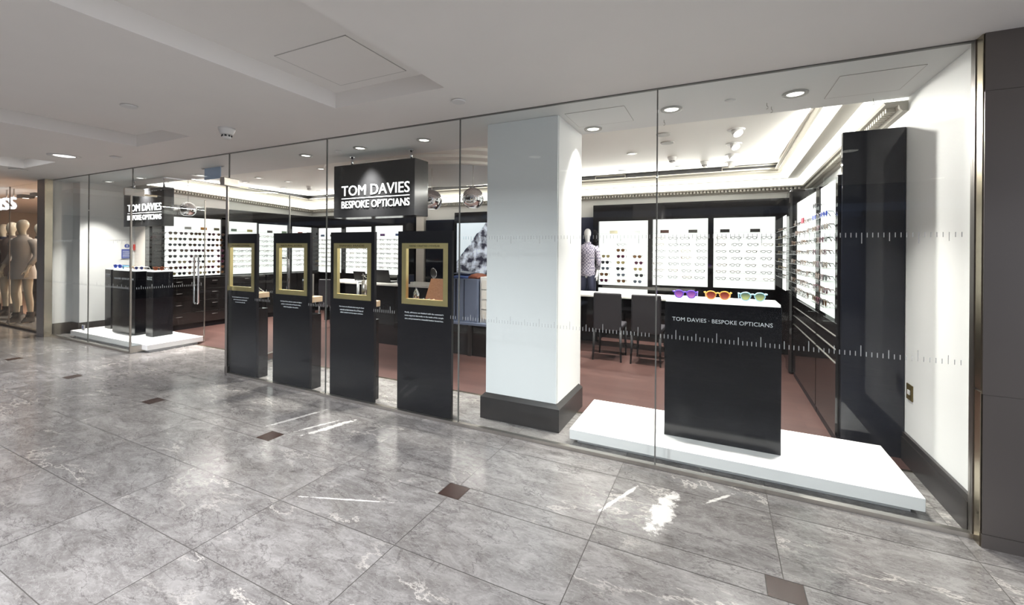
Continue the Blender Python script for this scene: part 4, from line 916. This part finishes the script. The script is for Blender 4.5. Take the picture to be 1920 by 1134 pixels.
def desk(x0, x1, y0, y1, z, label, front='black', leg=True):
    t = thing('desk', label, 'desk', ((x0+x1)/2, (y0+y1)/2, 0))
    MB().bbox(x0, x1, y0, y1, z-0.03, z, 0.004).build('worktop', 'desktop', t)
    if leg:
        for xx in (x0+0.03, x1-0.09): MB().box(xx, xx+0.06, y0+0.08, y1-0.08, 0, z-0.03).build('panel_leg', 'black', t)
        MB().box(x0+0.09, x1-0.09, y1-0.14, y1-0.11, 0.25, z-0.03).build('modesty_panel', 'black', t)
    else:
        MB().box(x0+0.01, x1-0.01, y0+0.01, y1-0.01, 0.0, z-0.03).build('body', front, t)
    return t
desk(-2.3, -0.35, 6.38, 7.0, 0.83, 'desk with white top beyond the two black chairs')
desk(-7.5, -5.75, 6.3, 6.95, 0.84, 'desk with white top behind the second and third totem')
desk(-5.62, -3.62, 5.2, 5.85, 0.955, 'long black reception desk with white top behind the right totems', leg=False)
# things on desks
def laptop(x, y, z, label, rz=0.0):
    t = thing('laptop', label, 'laptop', (x, y, z), 'laptops on the desks')
    MB().box(x-0.16, x+0.16, y-0.11, y+0.11, z, z+0.015).build('keyboard_base', 'satin', t)
    mb = MB(); mb.add([(x-0.16, y-0.11, z+0.015), (x+0.16, y-0.11, z+0.015), (x+0.16, y-0.16, z+0.21), (x-0.16, y-0.16, z+0.21), (x-0.16, y-0.118, z+0.013), (x+0.16, y-0.118, z+0.013), (x+0.16, y-0.168, z+0.208), (x-0.16, y-0.168, z+0.208)],
                 [(0, 1, 2, 3), (7, 6, 5, 4), (0, 4, 5, 1), (1, 5, 6, 2), (2, 6, 7, 3), (3, 7, 4, 0)]); mb.build('screen', 'satin', t)
laptop(-6.55, 6.6, 0.84, 'dark laptop on the desk behind the third totem')
laptop(-4.95, 5.5, 0.955, 'dark laptop on the reception desk between the right totems')
o = MB().bbox(-4.62, -4.40, 5.35, 5.50, 0.955, 1.10, 0.004).build('desk_box', 'navy'); tag(o, 'dark blue box on the reception desk', 'box')
o = MB().bbox(-4.32, -4.27, 5.30, 5.36, 0.955, 0.995, 0.004).build('card_stack', 'desktop'); tag(o, 'small white card stack at the front of the reception desk', 'card stack')
t = thing('desk_mirror', 'silver desk mirror on the reception desk behind the rightmost totem', 'mirror', (-3.95, 5.4, 0.955))
MB().lathe([(0.07, 0), (0.065, 0.012), (0.01, 0.02)], (-3.95, 5.4, 0.955), 0, 18).build('foot', 'chrome', t)
MB().cyl((-3.95, 5.4, 0.97), (-3.95, 5.4, 1.08), 0.008).build('stem', 'chrome', t)
MB().lathe([(0.075, -0.006), (0.08, 0), (0.075, 0.006)], (-3.95, 5.4, 1.14), 0, 24, axis=(0.3, 1, 0.1)).build('mirror_disc', 'chrome', t)
# bench by the pillar; blue-grey cabinet and clothes stand in for a shop reflection
t = thing('cabinet', 'low dark glossy bench unit on the wooden floor left of the pillar', 'cabinet', (-3.3, 5.3, 0))
MB().bbox(-3.55, -2.4, 5.2, 5.75, 0, 0.43, 0.004).build('body', 'black', t)
MB().bbox(-3.57, -2.38, 5.18, 5.77, 0.43, 0.47, 0.006).build('top', 'bluegrey', t)
MB().box(-3.18, -3.13, 5.165, 5.2, 0, 0.43).build('corner_post', 'plinth', t)
t = thing('cabinet', 'blue-grey cabinet on the low bench, standing in for a clothing shop reflection', 'cabinet', (-3.3, 5.35, 0.47))
MB().bbox(-3.50, -3.06, 5.22, 5.60, 0.47, 1.09, 0.006).build('body', 'bluegrey', t)
MB().box(-3.43, -3.40, 5.214, 5.219, 0.49, 1.08).build('panel_edge', 'navy', t); MB().box(-3.28, -3.27, 5.214, 5.219, 0.49, 1.08).build('panel_edge', 'navy', t)
t = thing('drawer_chest', 'white chest with thin dark drawer lines partly behind the pillar', 'chest of drawers', (-2.85, 5.4, 0.47))
MB().bbox(-3.03, -2.60, 5.25, 5.62, 0.47, 1.12, 0.004).build('body', 'platform', t)
for k in range(4): MB().box(-3.0, -2.63, 5.236, 5.249, 0.53+k*0.14, 0.655+k*0.14).build('drawer', 'desktop', t)
def fold(x0, x1, y0, y1, z0, z1, m, label):
    mb = MB(); n = 10
    rows = []
    for i in range(n+1):
        u = i/n; x = x0+(x1-x0)*u
        zt_ = z0+(z1-z0)*(0.55+0.45*math.sin(PI*min(1, max(0, u*1.02)))*(0.8+0.2*math.sin(7*u)))
        rows.append([(x, y0, z0), (x, y0-0.01, (z0+zt_)/2), (x, y0+0.02, zt_-0.008), (x, (y0+y1)/2, zt_+0.005*math.sin(9*u)), (x, y1-0.02, zt_-0.01), (x, y1, z0)])
    vs = [p for r in rows for p in r]; k = 6; fs = []
    for i in range(n):
        for j in range(k): fs.append((i*k+j, i*k+(j+1) % k, (i+1)*k+(j+1) % k, (i+1)*k+j))
    fs.append(tuple(range(k))[::-1]); fs.append(tuple(n*k+j for j in range(k)))
    mb.add(vs, fs, 0, True); o = mb.build('garment_standin', m); tag(o, label, 'folded clothes', 'garments in place of a shop reflection on the blue-grey cabinet'); return o
fold(-3.50, -3.22, 5.24, 5.56, 1.09, 1.15, 'denim', 'bright blue folded garment in place of a reflection, left on the blue-grey cabinet')
fold(-3.22, -3.06, 5.24, 5.56, 1.09, 1.17, 'rust', 'rust brown folded garment in place of a reflection, right on the blue-grey cabinet')
fold(-3.48, -3.24, 5.26, 5.55, 1.15, 1.19, 'bluegrey', 'pale blue garment on top of the bright blue one, in place of a reflection')

# ---------------------------------------------------------------- wall fittings
t = thing('notice_sign', 'blue safety notice with a round pictogram on the white left wall', 'notice', (-9.93, 4.02, 1.29))
MB().box(-9.93, -9.922, 3.94, 4.115, 1.29, 1.59).build('board', 'plastic', t)
MB().box(-9.9215, -9.919, 3.95, 4.105, 1.30, 1.47).build('blue_field', 'blue', t)
MB().lathe([(0.038, 0), (0.038, 0.003)], (-9.9215, 4.03, 1.53), 0, 24, axis=(1, 0, 0)).build('pictogram', 'blue', t)
mb = MB(); mb.box(-9.918, -9.9165, 4.025, 4.035, 1.515, 1.555); mb.box(-9.918, -9.9165, 4.025, 4.035, 1.50, 1.508)
for k in range(6): mb.box(-9.919, -9.9175, 3.965, 4.09-(k % 3)*0.015, 1.325+k*0.021, 1.331+k*0.021)
mb.build('white_marks', 'letter', t)
o = MB().bbox(-9.93, -9.895, 4.125, 4.148, 1.45, 1.56, 0.003).build('fire_alarm', 'red'); tag(o, 'small red fire alarm box at the corner of the white left wall', 'fire alarm')
t = thing('wall_socket', 'brass wall socket plate low on the white right wall', 'wall socket', (XR, 3.94, 0.46))
MB().bbox(XR-0.008, XR, 3.90, 4.0, 0.46, 0.57, 0.002).build('plate', 'brass_dk', t)
MB().box(XR-0.014, XR-0.008, 3.93, 3.965, 0.50, 0.53).build('switch', 'plastic', t)

# ================================================================== mannequins
def skin_mesh(name, pts, edges, radii, material, parent, sub=2):
    me = bpy.data.meshes.new(name); me.from_pydata(pts, edges, []); ob = bpy.data.objects.new(name, me); COL.objects.link(ob)
    md = ob.modifiers.new('skin', 'SKIN'); md.use_smooth_shade = True
    for i, r in enumerate(radii):
        v = me.skin_vertices[0].data[i]; v.radius = r if isinstance(r, tuple) else (r, r); v.use_root = (i == 0)
    md2 = ob.modifiers.new('sub', 'SUBSURF'); md2.levels = sub; md2.render_levels = sub
    bpy.context.view_layer.update()
    res = bpy.data.meshes.new_from_object(ob.evaluated_get(bpy.context.evaluated_depsgraph_get())); bpy.data.objects.remove(ob)
    res.materials.clear(); res.materials.append(M[material]); res.name = name
    for p in res.polygons: p.use_smooth = True
    o = bpy.data.objects.new(name, res); COL.objects.link(o); o.parent = parent; return o
def loft(mb, secs, seg=28, mi=0):
    vs = []; fs = []
    for (cx, cy_, z, rx, ry) in secs:
        for i in range(seg):
            a = 2*PI*i/seg; vs.append((cx+rx*math.cos(a), cy_+ry*math.sin(a), z))
    for j in range(len(secs)-1):
        for i in range(seg): fs.append((j*seg+i, j*seg+(i+1) % seg, (j+1)*seg+(i+1) % seg, (j+1)*seg+i))
    return mb.add(vs, fs, mi, True)
def mannequin(x, y, z, rz, label, top_m, hem, sleeve=True, trousers=None, skin='skin', s=1.0, boots='dark', flare=1.25, collar=True, group='fashion mannequins in the neighbouring shop window', bend=0.0):
    t = thing('mannequin', label, 'mannequin', (x, y, z), group, rotz=rz); ORG[t.name] = Vector((0, 0, 0)); t.scale = (s, s, s)
    P = []; E = []; R = []
    def a(p, r, prev=None):
        P.append(p); R.append(r); i = len(P)-1
        if prev is not None: E.append((prev, i))
        return i
    pel = a((0, 0, 1.02), (0.14, 0.10)); wa = a((0, 0, 1.19), (0.115, 0.085), pel); ch = a((0, -0.01, 1.40), (0.145, 0.10), wa); nb = a((0, 0, 1.56), (0.06, 0.055), ch); nk = a((0, 0.0, 1.625), (0.040, 0.042), nb)
    jaw = a((0, -0.025, 1.69), (0.052, 0.072), nk); hd = a((0, -0.005, 1.77), (0.080, 0.103), jaw); ht = a((0, 0.01, 1.84), (0.068, 0.088), hd); a((0, 0.012, 1.885), (0.034, 0.045), ht)
    for q in (-1, 1):
        hp = a((q*0.085, 0, 0.95), 0.088, pel); kn = a((q*0.095, -0.02+q*0.02, 0.54), 0.055, hp); cf = a((q*0.095, 0.015+q*0.02, 0.36), 0.052, kn); an = a((q*0.10, 0.02+q*0.02, 0.12), 0.034, cf); a((q*0.11, -0.09+q*0.02, 0.045), 0.032, an)
        sh = a((q*0.165, 0, 1.50), 0.05, ch); el = a((q*0.225, 0.02, 1.22), 0.038, sh); wr = a((q*0.22, -0.05-bend, 1.00), 0.024, el); pm = a((q*0.215, -0.07-bend, 0.93), (0.020, 0.034), wr)
        for f in range(4): 
            k1 = a((q*0.215, -0.095-bend+f*0.02, 0.875), 0.0085, pm); a((q*0.208, -0.10-bend+f*0.019, 0.835-0.006*(f in (1, 2))), 0.0075, k1)
        k1 = a((q*0.20, -0.115-bend, 0.925), 0.009, pm); a((q*0.195, -0.13-bend, 0.885), 0.0085, k1)
    skin_mesh('body', P, E, R, skin, t)
    mb = MB(); loft(mb, [(0, 0, hem, 0.165*flare, 0.125*flare), (0, 0, (hem+1.02)/2, 0.178*(1+flare)/2, 0.135*(1+flare)/2), (0, 0, 1.02, 0.172, 0.13), (0, 0, 1.19, 0.145, 0.112), (0, -0.01, 1.36, 0.170, 0.13), (0, -0.005, 1.48, 0.178, 0.118), (0, 0, 1.545, 0.13, 0.095), (0, 0, 1.575, 0.068, 0.07)]+([(0, 0, 1.61, 0.072, 0.072)] if collar else []))
    if sleeve:
        for q in (-1, 1): mb.tube([(q*0.15, 0, 1.51), (q*0.19, 0.005, 1.42), (q*0.228, 0.02, 1.22), (q*0.224, -0.03-bend*0.7, 1.06)], [0.066, 0.064, 0.052, 0.044], seg=14)
    mb.build('dress' if hem < 0.9 else 'shirt', top_m, t, local=True)
    if trousers:
        mb = MB()
        for q in (-1, 1): loft(mb, [(q*0.10, 0.02+q*0.02, 0.12, 0.05, 0.055), (q*0.097, 0.0+q*0.02, 0.5, 0.07, 0.075), (q*0.088, 0, 0.9, 0.095, 0.105), (q*0.06, 0, 1.05, 0.10, 0.11)], 18)
        mb.build('trousers', trousers, t, local=True)
    for q in (-1, 1):
        mb = MB(); oy = q*0.02
        loft(mb, [(q*0.10, 0.02+oy, 0.19, 0.05, 0.052), (q*0.10, 0.02+oy, 0.12, 0.046, 0.055), (q*0.105, -0.01+oy, 0.075, 0.045, 0.09), (q*0.105, -0.025+oy, 0.03, 0.047, 0.115), (q*0.105, -0.025+oy, 0.012, 0.044, 0.11)], 20)
        mb.box(q*0.10-0.025, q*0.10+0.025, 0.03+oy, 0.075+oy, 0.0, 0.05)
        mb.build('boot', boots, t, local=True)
    return t
M['cl_navy'] = mat('navy_wool', (0.015, 0.018, 0.045), 0.8); M['cl_brown'] = mat('brown_grey_wool', (0.115, 0.085, 0.075), 0.8, noise=0.15); M['cl_pale'] = mat('pale_grey_wool', (0.42, 0.39, 0.37), 0.8, noise=0.08)
M['cl_grey'] = mat('dark_grey_wool', (0.085, 0.075, 0.065), 0.8, noise=0.1)
mannequin(-14.6, 3.68, 0.002, 0.5, 'mannequin in a dark navy coat at the left picture edge', 'cl_navy', 0.86, s=1.07)
mannequin(-13.85, 3.62, 0.002, 0.6, 'mannequin in a brown-grey dress, pale head, second from the left edge', 'cl_brown', 0.80, s=1.08, skin='skin')
mannequin(-12.38, 3.38, 0.002, 0.5, 'mannequin in a pale grey cape dress, hand raised slightly', 'cl_pale', 0.80, s=1.08, bend=0.08)
mannequin(-13.2, 3.86, 0.002, 0.4, 'mannequin in a dark grey coat and black trousers beside the slim column', 'cl_grey', 0.80, s=1.07, trousers='dark')
o = MB().bbox(-2.25, -1.78, 6.98, 7.30, 0, 0.30, 0.004).build('plinth', 'black'); tag(o, 'added black plinth under the stand-in for a reflected mannequin', 'plinth')  # plinth and figure are solid stand-ins for a reflection in the glass
mannequin(-2.00, 7.12, 0.302, 0.0, 'mannequin in a checked shirt and dark trousers right of the pillar', 'plaid', 0.92, s=0.84, trousers='cl_navy', skin='skin_white', flare=1.05, group='stand-in for a reflected mannequin')
M_ = None

# ================================================================== neighbouring shop
struct('wall_neighbour_back', B(-21, -10.6, 8.2, 8.4, 0, ZG), 'warm', label='warm beige back wall of the neighbouring shop', cat='wall')
struct('wall_neighbour_side', MB().box(-10.62, -10.5, 3.36, 8.2, 0, ZG), 'warm', label='side wall of the neighbouring shop', cat='wall')
struct('wall_neighbour_far', B(-21.2, -21, 3, 8.4, 0, ZG), 'beige', label='far side wall of the neighbouring shop', cat='wall')
t = thing('shop_sign', 'cool white lit letters of the neighbouring shop cut off by the picture edge', 'shop sign', (-12.9, 3.25, 2.24))
text_mesh('lettering', 'REISS', 1.72, 0.235, (-14.0, 3.25, 2.235), FR, 'signcool', t, 0.02)
for x in (-13.3, -12.75, -12.4): MB().cyl((x, 3.26, 2.45), (x, 3.26, ZG), 0.012).build('rod', 'steel', t)
for i, x in enumerate((-13.6, -12.9, -12.0, -11.2)):
    t = thing('spotlight', 'dark square ceiling spotlight of the neighbouring shop, %s' % ['at the picture edge', 'above the lit letters', 'right of the lit letters', 'beside the slim column'][i], 'spotlight', (x, 3.75, ZG), 'square spotlights of the neighbouring shop')
    MB().box(x-0.13, x+0.13, 3.65, 3.85, ZG-0.07, ZG).build('housing', 'dark', t)
    MB().lathe([(0.05, -0.074), (0.05, -0.07)], (x, 3.75, ZG), 0, 18).build('lens', 'lamp', t)
    area('lamp', (x, 3.75, ZG-0.09), 5, 0.1, (1, 0.92, 0.82), t, spread=2.4)
o = MB().box(-16, -10.8, 8.1, 8.19, 1.72, 1.76).build('wall_rail', 'plinth'); tag(o, 'dark horizontal rail on the beige wall of the neighbouring shop', 'rail')
t = thing('clothes_rack', 'low wooden clothing stand deep in the neighbouring shop', 'clothes stand', (-13.0, 6.2, 0))
MB().box(-13.9, -12.4, 6.0, 6.5, 0.6, 0.66).build('top', 'woodlt', t)
for xx in (-13.85, -12.5): MB().box(xx, xx+0.06, 6.1, 6.4, 0, 0.6).build('leg', 'rust', t)
t = thing('ceiling_light', 'round ceiling light deep in the neighbouring shop', 'ceiling light', (-13, 5.8, ZG))
MB().lathe([(0.28, -0.03), (0.3, 0)], (-13, 5.8, ZG), 0, 28).build('diffuser', 'light', t)
area('lamp', (-13, 5.8, 2.58), 380, 0.5, (1, 0.88, 0.74), t, spread=3.1)
